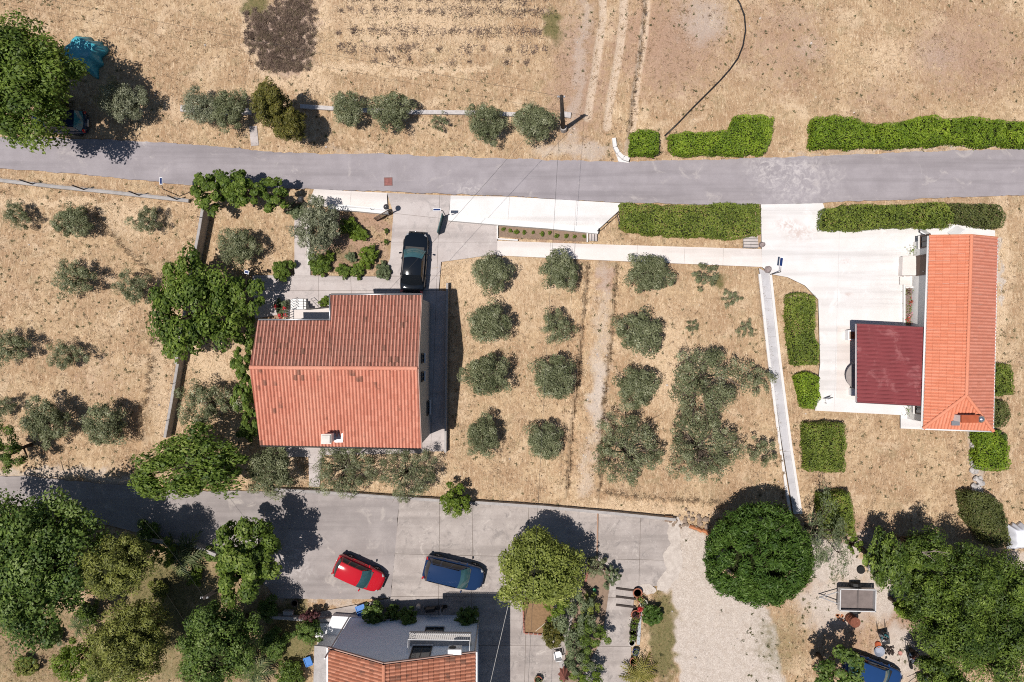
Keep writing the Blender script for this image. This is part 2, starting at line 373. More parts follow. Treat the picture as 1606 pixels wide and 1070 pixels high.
gx = axis(-39.5, 39.5, .15, 2500); gy = axis(-27.0, 27.0, .15, 2500)
GX, GY = np.meshgrid(gx, gy, indexing='ij'); PX = 803 + GX * S; PY = 535 - GY * S
pav = paved(PX, PY); GZ = ground_h(PX, PY) * (1 - sm(1500, 3000, np.hypot(PX - 803, PY - 535)))
edge = np.clip(pav * 3, 0, 1); GZ = GZ * (1 - edge) - .10 * pav
GZ = np.where(pav < .02, np.maximum(GZ, -.2), GZ)
CV = cover(PX, PY)
nx_, ny_ = GX.shape
me = bpy.data.meshes.new('ground'); me.vertices.add(nx_ * ny_)
me.vertices.foreach_set('co', np.stack([GX, GY, GZ], -1).astype(np.float32).ravel())
ii = (np.arange(nx_ - 1)[:, None] * ny_ + np.arange(ny_ - 1)[None, :]).ravel()
quads = np.stack([ii, ii + ny_, ii + ny_ + 1, ii + 1], -1).astype(np.int32)
me.loops.add(quads.size); me.loops.foreach_set('vertex_index', quads.ravel())
me.polygons.add(len(quads)); me.polygons.foreach_set('loop_start', np.arange(0, quads.size, 4, dtype=np.int32))
me.polygons.foreach_set('use_smooth', np.ones(len(quads), bool))
for nm, k in (('coverA', (0, 1, 2, 3)), ('coverB', (4, 5, 3, 5))):
    at = me.attributes.new(nm, 'FLOAT_COLOR', 'POINT')
    at.data.foreach_set('color', np.stack([CV[i] for i in k], -1).astype(np.float32).ravel())
me.materials.append(ground_material()); me.update(calc_edges=True)
ground = bpy.data.objects.new('ground', me); COL.objects.link(ground); ground['kind'] = 'structure'
def gz(x, y):
    i = min(max(np.searchsorted(gx, x), 0), nx_ - 1); j = min(max(np.searchsorted(gy, y), 0), ny_ - 1); return float(GZ[i, j])
def G(px, py, dz=0.0):
    v = P(px, py, 0); v.z = gz(v.x, v.y) + dz; return v

# ================================================================== PAVING
def road_mat(name, a, b_, pale, streak=(0.05, 0.9), patch_amt=.7, dark=None, spots=(), stains=()):
    m, t, b = nt(name); n = N(t); p = n.pos()
    c = n.mix(n.rng(n.noise(.7, 6, .6, p), .3, .7), a, b_)
    c = n.mix(n.rng(n.noise(1.0, 4, .6, n.scale(p, streak[0], streak[1], 1, .03)), .45, .68, 0, .65), c, tuple(x * .76 for x in a))
    c = n.mix(n.rng(n.noise(.55, 9, .75, p, .9), .56, .68, 0, patch_amt), c, pale)
    if dark: c = n.mix(n.rng(n.noise(.9, 9, .75, n.scale(p, 1, 1, 1, 1.3), 1.5), .50, .68, 0, .75), c, dark); c = n.mix(n.rng(n.noise(3.5, 6, .7, p, 2.0), .56, .66, 0, .4), c, pale)
    g = n.rng(n.noise(45, 3, .7, p), .25, .75, .86, 1.13); cm = t.nodes.new('ShaderNodeCombineColor')
    for i in range(3): n.link(g, cm.inputs[i])
    c = n.mix(1.0, c, cm.outputs[0], 'MULTIPLY')
    for sx, sy, sr in stains:     # rusty water marks
        q = P(sx, sy); dn = t.nodes.new('ShaderNodeVectorMath'); dn.operation = 'DISTANCE'; n.link(n.scale(p, .8, 1.7, 0), dn.inputs[0]); dn.inputs[1].default_value = (q.x * .8, q.y * 1.7, 0)
        c = n.mix(n.math('MULTIPLY', n.rng(dn.outputs['Value'], 0, sr, 1, 0), n.rng(n.noise(2.5, 8, .7, p, 1.0), .42, .58, 0, .75)), c, (.50, .40, .36))
    for sx, sy, sr in spots:      # dried mortar and lime spilt on the road
        q = P(sx, sy); dn = t.nodes.new('ShaderNodeVectorMath'); dn.operation = 'DISTANCE'; n.link(n.scale(p, 1, 1.25, 0), dn.inputs[0]); dn.inputs[1].default_value = (q.x, q.y * 1.25, 0)
        wv = n.math('MULTIPLY', n.rng(dn.outputs['Value'], 0, sr, 1, 0), n.rng(n.noise(2.2, 9, .75, p, 1.0), .42, .72, 0, .8)); c = n.mix(wv, c, (.60, .56, .54))
    n.link(c, b.inputs['Base Color']); b.inputs['Roughness'].default_value = .9; b.inputs['Specular IOR Level'].default_value = .2
    n.link(n.bump(n.noise(60, 3, .7, p), .35, .01), b.inputs['Normal']); return m
M_ROAD = road_mat('asphalt_pale', (.275, .250, .262), (.33, .302, .316), (.47, .43, .41), patch_amt=.5, spots=((1250, 278, 4.6), (1200, 262, 2.2), (735, 298, 1.5), (225, 222, .8)))
M_LROAD = road_mat('asphalt_lower', (.275, .245, .235), (.345, .31, .295), (.46, .415, .375), patch_amt=.6, spots=((455, 872, 1.8), (470, 895, 1.6)))
M_YARD = road_mat('yard_concrete', (.325, .285, .262), (.42, .375, .345), (.53, .48, .435), patch_amt=.7, dark=(.20, .18, .17))
M_DRIVE = road_mat('drive_concrete', (.44, .39, .37), (.50, .455, .435), (.57, .53, .50), patch_amt=.6, dark=(.31, .285, .275))
M_WHITE = road_mat('white_concrete', (.65, .625, .605), (.70, .68, .67), (.75, .73, .72), patch_amt=.6, stains=((1254, 366, 1.5), (1235, 352, 1.2), (1325, 410, .5), (1330, 462, .4)))
M_CREAM = road_mat('cream_concrete', (.66, .605, .565), (.70, .65, .62), (.73, .69, .67), patch_amt=.5)
M_GREYSTRIP = road_mat('grey_strip_concrete', (.44, .43, .44), (.52, .51, .52), (.62, .61, .61), patch_amt=.6)
M_BED = mat('joint_filler', (.15, .12, .095), var=.3)
def sheet(name, pts, z, mats, kind='structure', th=.14, parent=None, ragged=0):
    b = MB()
    if ragged:
        out = []
        for a, q in zip(pts, pts[1:] + pts[:1]):
            L = math.hypot(q[0] - a[0], q[1] - a[1]); n = max(1, int(min(L, 900) / 3.5)) if max(abs(a[0]), abs(q[0])) < 1700 else 1; nx, ny = (q[1] - a[1]) / L, (a[0] - q[0]) / L
            for k in range(n):
                t = k / n; x, y = a[0] + (q[0] - a[0]) * t, a[1] + (q[1] - a[1]) * t; w_ = ragged * (2.2 * (float(vn(np.array(x / 22 + 60), np.array(y / 22 + 60), 5)) - .5) + 1.6 * (float(vn(np.array(x / 5 + 60), np.array(y / 5 + 60), 6)) - .5)); out.append((x + nx * w_, y + ny * w_))
        pts = out
    b.prism([P(*q) for q in pts], z - th, z); return b.build(name, mats, parent, kind=kind)
def clip(pts, a, b_, c):
    out = []; n = len(pts)
    for i in range(n):
        p, q = pts[i], pts[(i + 1) % n]; dp = a * p[0] + b_ * p[1] + c; dq = a * q[0] + b_ * q[1] + c
        if dp >= 0: out.append(p)
        if (dp >= 0) != (dq >= 0):
            t = dp / (dp - dq); out.append((p[0] + t * (q[0] - p[0]), p[1] + t * (q[1] - p[1])))
    return out
def slabs(pname, pts, z, mt, cuts, gap=.22, th=.12, piece='slab'):
    """a paving laid in slabs: a bed under it and one object per slab between the joint lines"""
    bed = sheet(pname, pts, z - .018, M_BED, th=th)
    polys = [list(pts)]
    for (p0, p1) in cuts:
        a = p1[1] - p0[1]; b_ = p0[0] - p1[0]; L = math.hypot(a, b_); a /= L; b_ /= L; c = -(a * p0[0] + b_ * p0[1]); nxt = []
        for q in polys:
            for s in (1, -1):
                r = clip(q, s * a, s * b_, s * c - gap)
                if len(r) > 2: nxt.append(r)
        polys = nxt
    for k, q in enumerate(polys):
        b = MB(); b.prism([P(*v) for v in q], z - .05, z - .0015 * (k % 3)); b.build(piece, mt, bed)
    return bed
sheet('road', ROAD, .03, M_ROAD, ragged=1.2)
sheet('lower_road', LROAD, .03, M_LROAD, ragged=1.0)
sheet('house_path', [(448, 696), (664, 704), (664, 711), (505, 714), (501, 764), (485, 763), (484, 717), (448, 716)], .03, M_DRIVE)
slabs('concrete_yard', YARD, .036, M_YARD, [((742, 770), (738, 1100)), ((830, 770), (822, 1100)), ((939, 790), (934, 1100)), ((600, 868), (1100, 880)), ((560, 935), (1100, 938)), ((690, 770), (686, 1100)), ((1005, 790), (1000, 1000)), ((470, 1010), (1000, 1014))], gap=.28)
b = MB(); b.beam(P(937.5, 803, .045), P(936, 882, .045), .09, .02); b.build('rusty_joint_strip', mat('rust_strip', (.36, .22, .15)), bpy.data.objects['concrete_yard'])
slabs('driveway', DRIVE, .038, M_DRIVE, [((690, 300), (684, 470)), ((560, 434), (800, 432)), ((618, 335), (780, 352)), ((655, 456), (705, 456)), ((462, 433), (600, 433)), ((500, 430), (500, 480)), ((550, 430), (552, 480)), ((455, 380), (490, 380))], gap=.2)
slabs('white_pavement', PAVE_B, .06, M_WHITE, [((800, 300), (795, 370)), ((905, 300), (900, 370))], gap=.12, th=.18)
slabs('cream_pavement', PAVE_A, .06, M_CREAM, [((552, 290), (548, 335))], gap=.12, th=.18)
slabs('garden_path', PATHW, .06, M_CREAM, [((864, 370), (861, 420)), ((902, 370), (900, 420)), ((1000, 370), (998, 425)), ((1075, 370), (1072, 425)), ((1135, 370), (1133, 425))], gap=.14, th=.18)
slabs('courtyard', COURT, .05, M_WHITE, [((1180, 330), (1310, 330)), ((1312, 500), (1306, 700))], gap=.08, th=.16)
slabs('strip_path', STRIP, .07, M_GREYSTRIP, [((1180, 470), (1260, 466)), ((1180, 530), (1260, 526)), ((1180, 590), (1260, 586)), ((1180, 650), (1260, 646)), ((1190, 710), (1270, 706)), ((1190, 760), (1270, 756))], gap=.15, th=.2)
b = MB(); q = [(1208, 430), (1222, 560), (1240, 700), (1256, 806)]
M_KERBW = mat('white_kerb', (.68, .66, .64), var=.08)
for side, off in (('', 0), ('', -17)):
    b = MB()
    for (x0, y0), (x1, y1) in zip(q[:-1], q[1:]): b.beam(P(x0 + off, y0, .06), P(x1 + off, y1, .06), .18, .16)
    tag(b.build('path_kerb', M_KERBW), kind='structure')
M_SPILL = mat('gravel_dust', (.545, .485, .43), rough=.95, var=.28, sc=2.2, col2=(.43, .375, .33))
for pts in ([(1064, 811), (1050, 816), (1046, 836), (1052, 852), (1040, 872), (1047, 892), (1036, 908), (1030, 924), (1050, 926), (1068, 890), (1068, 840)], [(1020, 917), (1004, 919), (998, 924), (1010, 930), (1028, 928)]): sheet('gravel_spill', pts, .048, M_SPILL, ragged=2.6, th=.1)
b = MB(); b.beam(P(397, 198, .02), P(400, 229, .02), .55, .08); b.build('field_entrance_slab', M_DRIVE, kind='structure')

# ================================================================== LITTER ON THE GROUND: dry grass, weeds, stones (nobody could count these)
rng = np.random.default_rng(3)
def blades(cx, cy, cz, nb, l0, l1, w0, w1, lift0, lift1, spread, rnd0):
    n = len(cx); k = n * nb
    x = np.repeat(cx, nb) + rng.normal(0, 1, k) * np.repeat(spread, nb); y = np.repeat(cy, nb) + rng.normal(0, 1, k) * np.repeat(spread, nb); z = np.repeat(cz, nb)
    a = rng.uniform(0, 2 * np.pi, k); L = rng.uniform(l0, l1, k); W = rng.uniform(w0, w1, k); e = rng.uniform(lift0, lift1, k)
    dx, dy, dz = np.cos(a) * np.cos(e), np.sin(a) * np.cos(e), np.sin(e); b0 = np.stack([x, y, z], -1); d = np.stack([dx, dy, dz], -1) * L[:, None]
    s = np.stack([-np.sin(a), np.cos(a), np.zeros(k)], -1) * W[:, None]
    v = np.stack([b0 - s, b0 + s, b0 + d], 1).reshape(-1, 3)
    return v, np.clip(np.repeat(rnd0, nb) + rng.normal(0, .15, k), 0, 1)
def scatter(n, x0=-20, x1=1626, y0=-20, y1=1090):
    px = rng.uniform(x0, x1, n); py = rng.uniform(y0, y1, n); return px, py
def gzv(px, py):
    i = np.clip(np.searchsorted(gx, (px - 803) / S), 0, nx_ - 1); j = np.clip(np.searchsorted(gy, (535 - py) / S), 0, ny_ - 1); return i, j
px, py = scatter(95000); i, j = gzv(px, py)
keep = (pav[i, j] < .25) & (CV[1][i, j] < .45) & (CV[3][i, j] < .5) & (CV[0][i, j] < .6) & (rng.random(len(px)) < .25 + .9 * fbm(px / 60, py / 60, 77) * (1 - .5 * CV[2][i, j]))
px, py, i, j = px[keep], py[keep], i[keep], j[keep]
v, r = blades((px - 803) / S, (535 - py) / S, GZ[i, j] - .01, 5, .09, .30, .006, .019, .1, 1.0, np.full(len(px), .06), np.clip(.1 + .8 * fbm(px / 25, py / 25, 55) + .3 * CV[4][i, j] - .25 * CV[2][i, j], 0, 1))
M_DRY = leafmat('dry_straw', (.33, .215, .13), (.74, .585, .41), trans=.15, rough=.8, spec=.1)
np_mesh('dry_grass', v, 3, M_DRY, r, kind='stuff')
# long combed straw lying in swaths
px, py = scatter(60000); i, j = gzv(px, py); keep = (pav[i, j] < .1) & (rng.random(len(px)) < (CV[4][i, j] - .25) * fbm(px / 18, py / 18, 61)); px, py, i, j = px[keep], py[keep], i[keep], j[keep]
v, r = blades((px - 803) / S, (535 - py) / S, GZ[i, j] + .02, 2, .35, .85, .008, .016, .02, .22, np.full(len(px), .12), np.full(len(px), .8)); np_mesh('straw', v, 3, M_DRY, r, kind='stuff')
# rank tufts hanging over the edges of the low terraces and ruts
tx, ty = [], []
for q in TERR:
    for (x0, y0), (x1, y1) in zip(q[:-1], q[1:]):
        L = math.hypot(x1 - x0, y1 - y0)
        for k in range(int(L / 1.7)):
            t = random.random(); tx.append(x0 + (x1 - x0) * t + random.gauss(0, 2.0)); ty.append(y0 + (y1 - y0) * t + random.gauss(0, 2.0))
px, py = np.array(tx), np.array(ty); i, j = gzv(px, py); v, r = blades((px - 803) / S, (535 - py) / S, GZ[i, j], 12, .14, .38, .007, .016, .4, 1.3, np.full(len(px), .05), rng.uniform(.1, .8, len(px)))
np_mesh('bank_grass', v, 3, leafmat('bank_straw', (.17, .115, .072), (.50, .37, .24), trans=.1), r, kind='stuff')
# green grass in the watered corners
px, py = scatter(60000); i, j = gzv(px, py); keep = (pav[i, j] < .25) & (CV[0][i, j] > .35 + .3 * rng.random(len(px))); px, py, i, j = px[keep], py[keep], i[keep], j[keep]
v, r = blades((px - 803) / S, (535 - py) / S, GZ[i, j] - .01, 5, .06, .16, .006, .014, .4, 1.3, np.full(len(px), .05), rng.random(len(px)))
np_mesh('green_grass', v, 3, leafmat('lawn_blades', (.075, .09, .022), (.20, .17, .065)), r, kind='stuff')
# low green weeds dotted over the fields
px, py = scatter(10500); i, j = gzv(px, py); dens = sm(.42, .62, fbm(px / 90, py / 90, 99)) * .4 + .05 + .55 * sm(.40, .60, fbm(px / 26, py / 26, 98)) * sm(.3, .6, CV[1][i, j]) * (px > 1000) * (py > 930)
dens = np.where((px > 480) & (px < 960) & (py > 410), dens * .5, dens)
dens = np.where((px > 500) & (px < 870) & (py < 110), dens * .2, dens); dens = np.where((px > 1045) & (px < 1160) & (py > 815), .03, dens)
keep = (pav[i, j] < .1) & (rng.random(len(px)) < dens); px, py, i, j = px[keep], py[keep], i[keep], j[keep]
v, r = blades((px - 803) / S, (535 - py) / S, GZ[i, j], 14, .06, .17, .012, .03, .2, 1.0, rng.uniform(.02, .07, len(px)), rng.random(len(px)))
np_mesh('green_weeds', v, 3, leafmat('weed_leaf', (.07, .075, .03), (.19, .175, .085)), r, kind='stuff')
# brown dead stalks standing in the rows of the top field, and the dark ploughed patch
cx, cy = [], []
for row, yy in enumerate((0, 18, 49, 76, 95)):
    for k in range(46):
        if random.random() < (.34 if row == 4 else .62): cx.append(528 + k * 7.3 + random.uniform(-5, 5)); cy.append(yy + random.gauss(0, 1.9) + (k - 15) * .05)
tx, ty = scatter(1000, 385, 495, -20, 112); i, j = gzv(tx, ty); kp = CV[3][i, j] > .3 + .5 * rng.random(len(tx)); tx, ty = tx[kp], ty[kp]
px = np.concatenate([np.array(cx), tx]); py = np.concatenate([np.array(cy), ty]); i, j = gzv(px, py)
sp = np.concatenate([rng.uniform(.07, .30, len(cx)), np.full(len(tx), .07)])
v, r = blades((px - 803) / S, (535 - py) / S, GZ[i, j], 44, .10, .34, .010, .026, .2, 1.2, sp, np.concatenate([rng.uniform(.1, .6, len(cx)), rng.uniform(0, 1, len(tx))]))
np_mesh('dried_stalks', v, 3, leafmat('dead_stalk', (.13, .09, .07), (.40, .29, .225), accent=(.16, .14, .07), acc=.12, trans=.1), r, kind='stuff')
# small dead tufts, darker than the straw, all over the fields
px, py = scatter(30000); i, j = gzv(px, py); keep = (pav[i, j] < .05) & (CV[1][i, j] < .6) & ~((px > 500) & (px < 870) & (py < 110)) & (rng.random(len(px)) < .06 + 1.1 * (fbm(px / 35, py / 35, 123) - .38)); px, py, i, j = px[keep], py[keep], i[keep], j[keep]
v, r = blades((px - 803) / S, (535 - py) / S, GZ[i, j], 9, .06, .20, .007, .017, .3, 1.2, rng.uniform(.02, .08, len(px)), rng.random(len(px)))
np_mesh('dead_tufts', v, 3, leafmat('dead_tuft', (.15, .10, .065), (.34, .235, .15), accent=(.17, .17, .07), acc=.12, trans=.1), r, kind='stuff')
# stones
px, py = scatter(60000); i, j = gzv(px, py); keep = (pav[i, j] < .2) & (rng.random(len(px)) < np.clip((CV[1][i, j] - .25), 0, 1) * np.where((px > 1000) & (py > 800), .10, np.where((px > 912) & (px < 965) & (py > 540) & (py < 700), 2.2, .55)) + .007); px, py, i, j = px[keep], py[keep], i[keep], j[keep]
px = np.concatenate([px, rng.uniform(1300, 1345, 120)]); py = np.concatenate([py, rng.uniform(835, 858, 120)]); i, j = gzv(px, py)
n = len(px); rad = rng.lognormal(-3.25, .42, n).clip(.02, .17); cx = (px - 803) / S; cy = (535 - py) / S; cz = GZ[i, j]
ang = rng.uniform(0, 6.28, n); vv = []
base = []
for q in range(5):
    t = ang + q * 1.2566; rr = rad * rng.uniform(.65, 1.15, n); base.append(np.stack([cx + rr * np.cos(t), cy + rr * np.sin(t), cz - .02], -1))
top = [np.stack([cx + (b_[:, 0] - cx) * .62 + rad * .08, cy + (b_[:, 1] - cy) * .62, cz + rad * rng.uniform(.35, .75, n)], -1) for b_ in base]
apex = np.stack([cx, cy, cz + rad * .75], -1)
for q in range(5):
    w2 = (q + 1) % 5
    vv += [np.stack([base[q], base[w2], top[w2]], 1), np.stack([base[q], top[w2], top[q]], 1), np.stack([top[q], top[w2], apex], 1)]
vv = np.concatenate([x[:, None] for x in vv], 1).reshape(-1, 3)
m_st = mat('field_stone', (.56, .51, .47), rough=.9, var=.2, col2=(.42, .37, .335), rv=.3)
np_mesh('gravel', vv, 3, m_st, np.repeat(rng.random(n), 15), kind='stuff')

# ================================================================== BUILDINGS
def tile_mat(name, a, b_, pan, lich=(.15, .088, .065), lamt=.08, pale=None):
    m, t, b = nt(name); n = N(t); p = n.pos(); r = n.attr('rnd')
    c = n.mix(n.rng(r, .1, .95, smooth=False), a, b_)
    if pale: c = n.mix(n.rng(n.noise(.35, 5, .6, p), .48, .66, 0, .7), c, pale)
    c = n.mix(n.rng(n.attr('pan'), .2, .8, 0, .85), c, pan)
    c = n.mix(n.math('MULTIPLY', n.rng(r, lamt * 3.2, lamt * 3.0, 0, .7, False), n.rng(n.noise(.55, 4, .6, p), .50, .60)), c, lich)
    c = n.mix(n.rng(n.noise(2.4, 8, .75, p, .5), .56, .72, 0, .42), c, lich)
    g = n.rng(n.noise(22, 3, .6, p), .25, .75, .84, 1.14); cm = t.nodes.new('ShaderNodeCombineColor')
    for i in range(3): n.link(g, cm.inputs[i])
    c = n.mix(1.0, c, cm.outputs[0], 'MULTIPLY')
    n.link(c, b.inputs['Base Color']); b.inputs['Roughness'].default_value = .85; b.inputs['Specular IOR Level'].default_value = .2
    n.link(n.bump(n.noise(40, 3, .7, p), .3, .01), b.inputs['Normal']); return m
def edge_clip(bm, pts, c):
    for k in range(len(pts)):
        a, q = pts[k], pts[(k + 1) % len(pts)]; d = Vector((q.x - a.x, q.y - a.y, 0)).normalized(); nrm = Vector((d.y, -d.x, 0))
        if (c - a).dot(nrm) > 0: nrm = -nrm
        bmesh.ops.bisect_plane(bm, geom=bm.verts[:] + bm.edges[:] + bm.faces[:], plane_co=a, plane_no=nrm, clear_outer=True)
def tile_roof(parent, pts, eave, pitch, course, rise, mt, seed=0, lift=.03, name='roof_tiles', cw=.36, lo=.0):
    """pts: planar convex outline in 3-D (real heights); eave: indices of the two eave corners. Every tile is an arch with its own step."""
    rg = random.Random(seed); e0, e1 = pts[eave[0]], pts[eave[1]]
    c = sum(pts, Vector()) / len(pts); u = (e1 - e0).normalized(); nrm = None
    for k in range(len(pts)):
        q = (pts[k] - e0); nn = u.cross(q)
        if nn.length > .5: nrm = nn.normalized(); break
    if nrm.z < 0: nrm = -nrm
    v = nrm.cross(u); 
    if (c - e0).dot(v) < 0: v = -v
    us = [(p - e0).dot(u) for p in pts]; vs_ = [(p - e0).dot(v) for p in pts]
    prof = [(-.5, 0), (-cw, .004), (-cw * .75, .55 * rise), (-cw * .28, rise), (cw * .28, rise), (cw * .75, .55 * rise), (cw, .004), (.5, 0)]
    bm = bmesh.new(); lr = bm.faces.layers.float.new('rnd'); lp = bm.faces.layers.float.new('pan')
    ncol = int((max(us) - min(us)) / pitch) + 3; nrow = int((max(vs_) - min(vs_)) / course) + 2; u0 = min(us) - pitch; 
    for i in range(ncol):
        du = rg.uniform(-.006, .006)
        for j in range(nrow):
            uc = u0 + i * pitch + du + rg.uniform(-.004, .004); va = min(vs_) + j * course; vb = va + course + .02; rr = rg.random(); zj = rg.uniform(-.004, .006)
            cpt = e0 + u * uc + v * (va + course / 2); 
            row = []
            for vv, ll, kk in ((va - .012, lift, 1.0), (vb, .0, .93)):
                row.append([bm.verts.new(e0 + u * (uc + a * pitch * (kk if abs(a) < .4 else 1)) + v * vv + nrm * (lo + h * kk + ll + zj)) for a, h in prof])
            for k in range(7):
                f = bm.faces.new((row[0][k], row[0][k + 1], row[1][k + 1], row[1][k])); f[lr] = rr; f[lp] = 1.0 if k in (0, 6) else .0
            # front lip of the tile
            fr = [bm.verts.new(x.co - nrm * .022) for x in row[0]]
            for k in range(7):
                f = bm.faces.new((fr[k], fr[k + 1], row[0][k + 1], row[0][k])); f[lr] = rr * .6; f[lp] = 0
    edge_clip(bm, pts, c)
    me = bpy.data.meshes.new(name); bm.to_mesh(me); bm.free(); me.materials.append(mt); o = bpy.data.objects.new(name, me); COL.objects.link(o); setparent(o, parent); o['kind'] = 'stuff'; return o
def ridge_line(parent, a, b_, mt, r=.11, L=.40, name='ridge_tile', drop=.02):
    d = b_ - a; n = max(1, int(d.length / L)); d = d / n; u = d.normalized(); s = u.cross(Vector((0, 0, 1))).normalized(); up = s.cross(u)
    vs = []; fs = []
    for k, (t, rr) in enumerate(((-.02, r * 1.06), (1.0, r * .94))):
        for q in range(7):
            an = math.pi * q / 6; vs.append(u * t * d.length + s * math.cos(an) * rr + up * (math.sin(an) * rr * .85 - drop))
    fs = [(q, q + 1, 8 + q, 7 + q) for q in range(6)] + [(0, 1, 2, 3, 4, 5, 6)]
    me = bpy.data.meshes.new(name); me.from_pydata(vs, [], fs); me.materials.append(mt); at = me.attributes.new('rnd', 'FLOAT', 'FACE'); at.data.foreach_set('value', [.6] * len(fs)); me.update()
    for k in range(n):
        o = bpy.data.objects.new(name, me); COL.objects.link(o); o.location = a + d * k; setparent(o, parent); o.scale = (1, 1, 1)
def window(parent, c, wd, ht, nx, ny, fm, gm, name='window', shutter=False):
    """frame + sill + pane + mullion on a wall whose outward direction is (nx,ny)"""
    c = Vector(c); nn = Vector((nx, ny, 0)).normalized(); s = Vector((-nn.y, nn.x, 0)); b = MB()
    for q in (-1, 1): b.beam(c + s * q * wd / 2 + nn * .03 - Vector((0, 0, ht / 2)), c + s * q * wd / 2 + nn * .03 + Vector((0, 0, ht / 2)), .07, .09)
    for q in (-1, 1): b.beam(c + s * (-wd / 2) + nn * .032 + Vector((0, 0, q * ht / 2)), c + s * wd / 2 + nn * .032 + Vector((0, 0, q * ht / 2)), .085, .07)
    b.beam(c + nn * .028 - Vector((0, 0, ht / 2)), c + nn * .028 + Vector((0, 0, ht / 2)), .05, .05)
    w_ = b.build(name, fm, parent); g = MB(); h = wd / 2 - .02; k = ht / 2 - .02
    g.face([c + nn * .015 - s * h - Vector((0, 0, k)), c + nn * .015 + s * h - Vector((0, 0, k)), c + nn * .015 + s * h + Vector((0, 0, k)), c + nn * .015 - s * h + Vector((0, 0, k))]); g.build('pane', gm, w_)
    g = MB(); g.beam(c - s * (wd / 2 + .06) + nn * .08 - Vector((0, 0, ht / 2 + .06)), c + s * (wd / 2 + .06) + nn * .08 - Vector((0, 0, ht / 2 + .06)), .16, .05); g.build('sill', M_PLASTERW, w_); return w_
M_PLASTERW = mat('white_plaster', (.72, .71, .69), var=.06, sc=1.5)
M_PLASTERG = mat('grey_plaster', (.43, .42, .41), var=.15, sc=1.2, patch=(.33, .32, .31), patch_sc=.8)
M_PLASTERB = mat('pale_plaster', (.70, .79, .92), var=.05, sc=.8)  # blue tint puts the cool shade on this wall into its colour
M_GLASS = mat('window_glass', (.03, .04, .05), rough=.06, spec=.6, var=.0, bump=0)
M_DARKFR = mat('dark_frame', (.05, .045, .042), rough=.5)
M_BROWN = mat('brown_joinery', (.10, .062, .046), rough=.5, var=.15)
M_WHITEFR = mat('white_frame', (.72, .72, .72), rough=.4, var=.04)
M_ALU = mat('grey_metal', (.42, .43, .45), rough=.4, metal=.7, var=.08)
M_BLACKM = mat('black_metal', (.018, .018, .02), rough=.45, var=.1)
M_WHITEM = mat('white_metal', (.75, .75, .75), rough=.4, var=.04)
M_CONC = mat('old_concrete', (.40, .375, .36), var=.22, sc=2.0, patch=(.28, .26, .245), patch_sc=1.1)
def gutter(parent, a, b_, mt, r=.06, name='gutter'):
    b = MB(); b.tube([a, b_], r, 6); return b.build(name, mt, parent, smooth=True)
def cxy(p): return (p.x, p.y)

# ---- main house
hs = empty('tiled_house', P(530, 590, 0), 0, 'large L-shaped house with weathered salmon barrel-tile roof and one white chimney', 'house')
def kid(o): o.matrix_parent_inverse = hs.matrix_world.inverted(); return o
bpy.context.view_layer.update()
def inv(o, root):
    """keep world coordinates for the meshes below root"""
    for ch in KIDS.get(root.name, ()):
        ch.matrix_parent_inverse = Matrix.Translation(-root.location)
Rw, Re = P(392, 576.3, 6.77), P(655, 577.8, 6.77); Sw, Se = P(408, 698, 5.1), P(660.5, 703, 5.1)
NEe, NWe = P(661, 463, 5.25), P(519, 463, 5.25)
plS = plane3(Rw, Re, Se); plN = plane3(Rw, Re, NEe); Sw = Ppl(408, 698, plS); NWe = Ppl(519, 463, plN); NSe = Ppl(519, 503, plN); NSw = Ppl(404.5, 503, plN)
M_TILE_S = tile_mat('salmon_tiles', (.54, .212, .142), (.63, .275, .19), (.34, .13, .088), lamt=.022, pale=(.65, .315, .22))
M_TILE_N = tile_mat('north_tiles', (.50, .21, .15), (.60, .285, .21), (.13, .068, .052), lamt=.03, pale=(.52, .27, .205))  # north slope: pan valleys much darker than the tile covers
roof = MB()
def deck(b, pts, th=.10, off=-.03):
    up = Vector((0, 0, off)); dn = Vector((0, 0, off - th)); n = len(pts)
    A = sum(pts[i].x * pts[(i + 1) % n].y - pts[(i + 1) % n].x * pts[i].y for i in range(n))
    if A < 0: pts = pts[::-1]
    b.mesh([p + dn for p in pts] + [p + up for p in pts], [tuple(range(n))[::-1], tuple(range(n, 2 * n))] + [(i, (i + 1) % n, n + (i + 1) % n, n + i) for i in range(n)])
ctrR = Rw.lerp(Re, (519 - 392) / 263.0); XR = Ppl(519, 577, plN)
deck(roof, [Rw, Re, Se, Sw]); deck(roof, [Rw, Re, NEe, NWe, NSe, NSw])
ro = roof.build('roof', mat('roof_underside', (.23, .17, .14)), hs)
tile_roof(ro, [Rw, Re, Se, Sw], (3, 2), .213, .375, .085, M_TILE_S, 1, lift=.018, cw=.40)
xm = XR
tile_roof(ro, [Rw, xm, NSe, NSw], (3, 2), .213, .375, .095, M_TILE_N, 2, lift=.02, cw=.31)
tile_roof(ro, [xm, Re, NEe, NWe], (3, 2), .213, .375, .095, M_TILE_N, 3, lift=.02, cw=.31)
ridge_line(ro, Rw + Vector((0, 0, .07)), Re + Vector((0, 0, .07)), M_TILE_S, r=.125, L=.41)
def hz(x, y): return min(zpl(x, y, plS), zpl(x, y, plN)) - .16
ins = .22
fp = [Vector((Sw.x + .12, Sw.y + ins)), Vector((Se.x - .03, Se.y + ins)), Vector((Re.x - .03, Re.y)), Vector((NEe.x - .03, NEe.y - ins)), Vector((NWe.x + .08, NWe.y - ins)), Vector((NSe.x + .08, NSe.y - ins)), Vector((NSw.x + .12, NSw.y - ins)), Vector((Rw.x + .12, Rw.y))]
b = MB(); b.prism(fp, -.1, hz); b.build('wall', M_PLASTERG, hs)
ex = Re.x - .028
for (yy, zz) in ((562, 4.55), (591, 4.55)): window(hs, (ex, P(0, yy, zz).y, zz), .55, 1.15, 1, 0, M_DARKFR, M_GLASS)
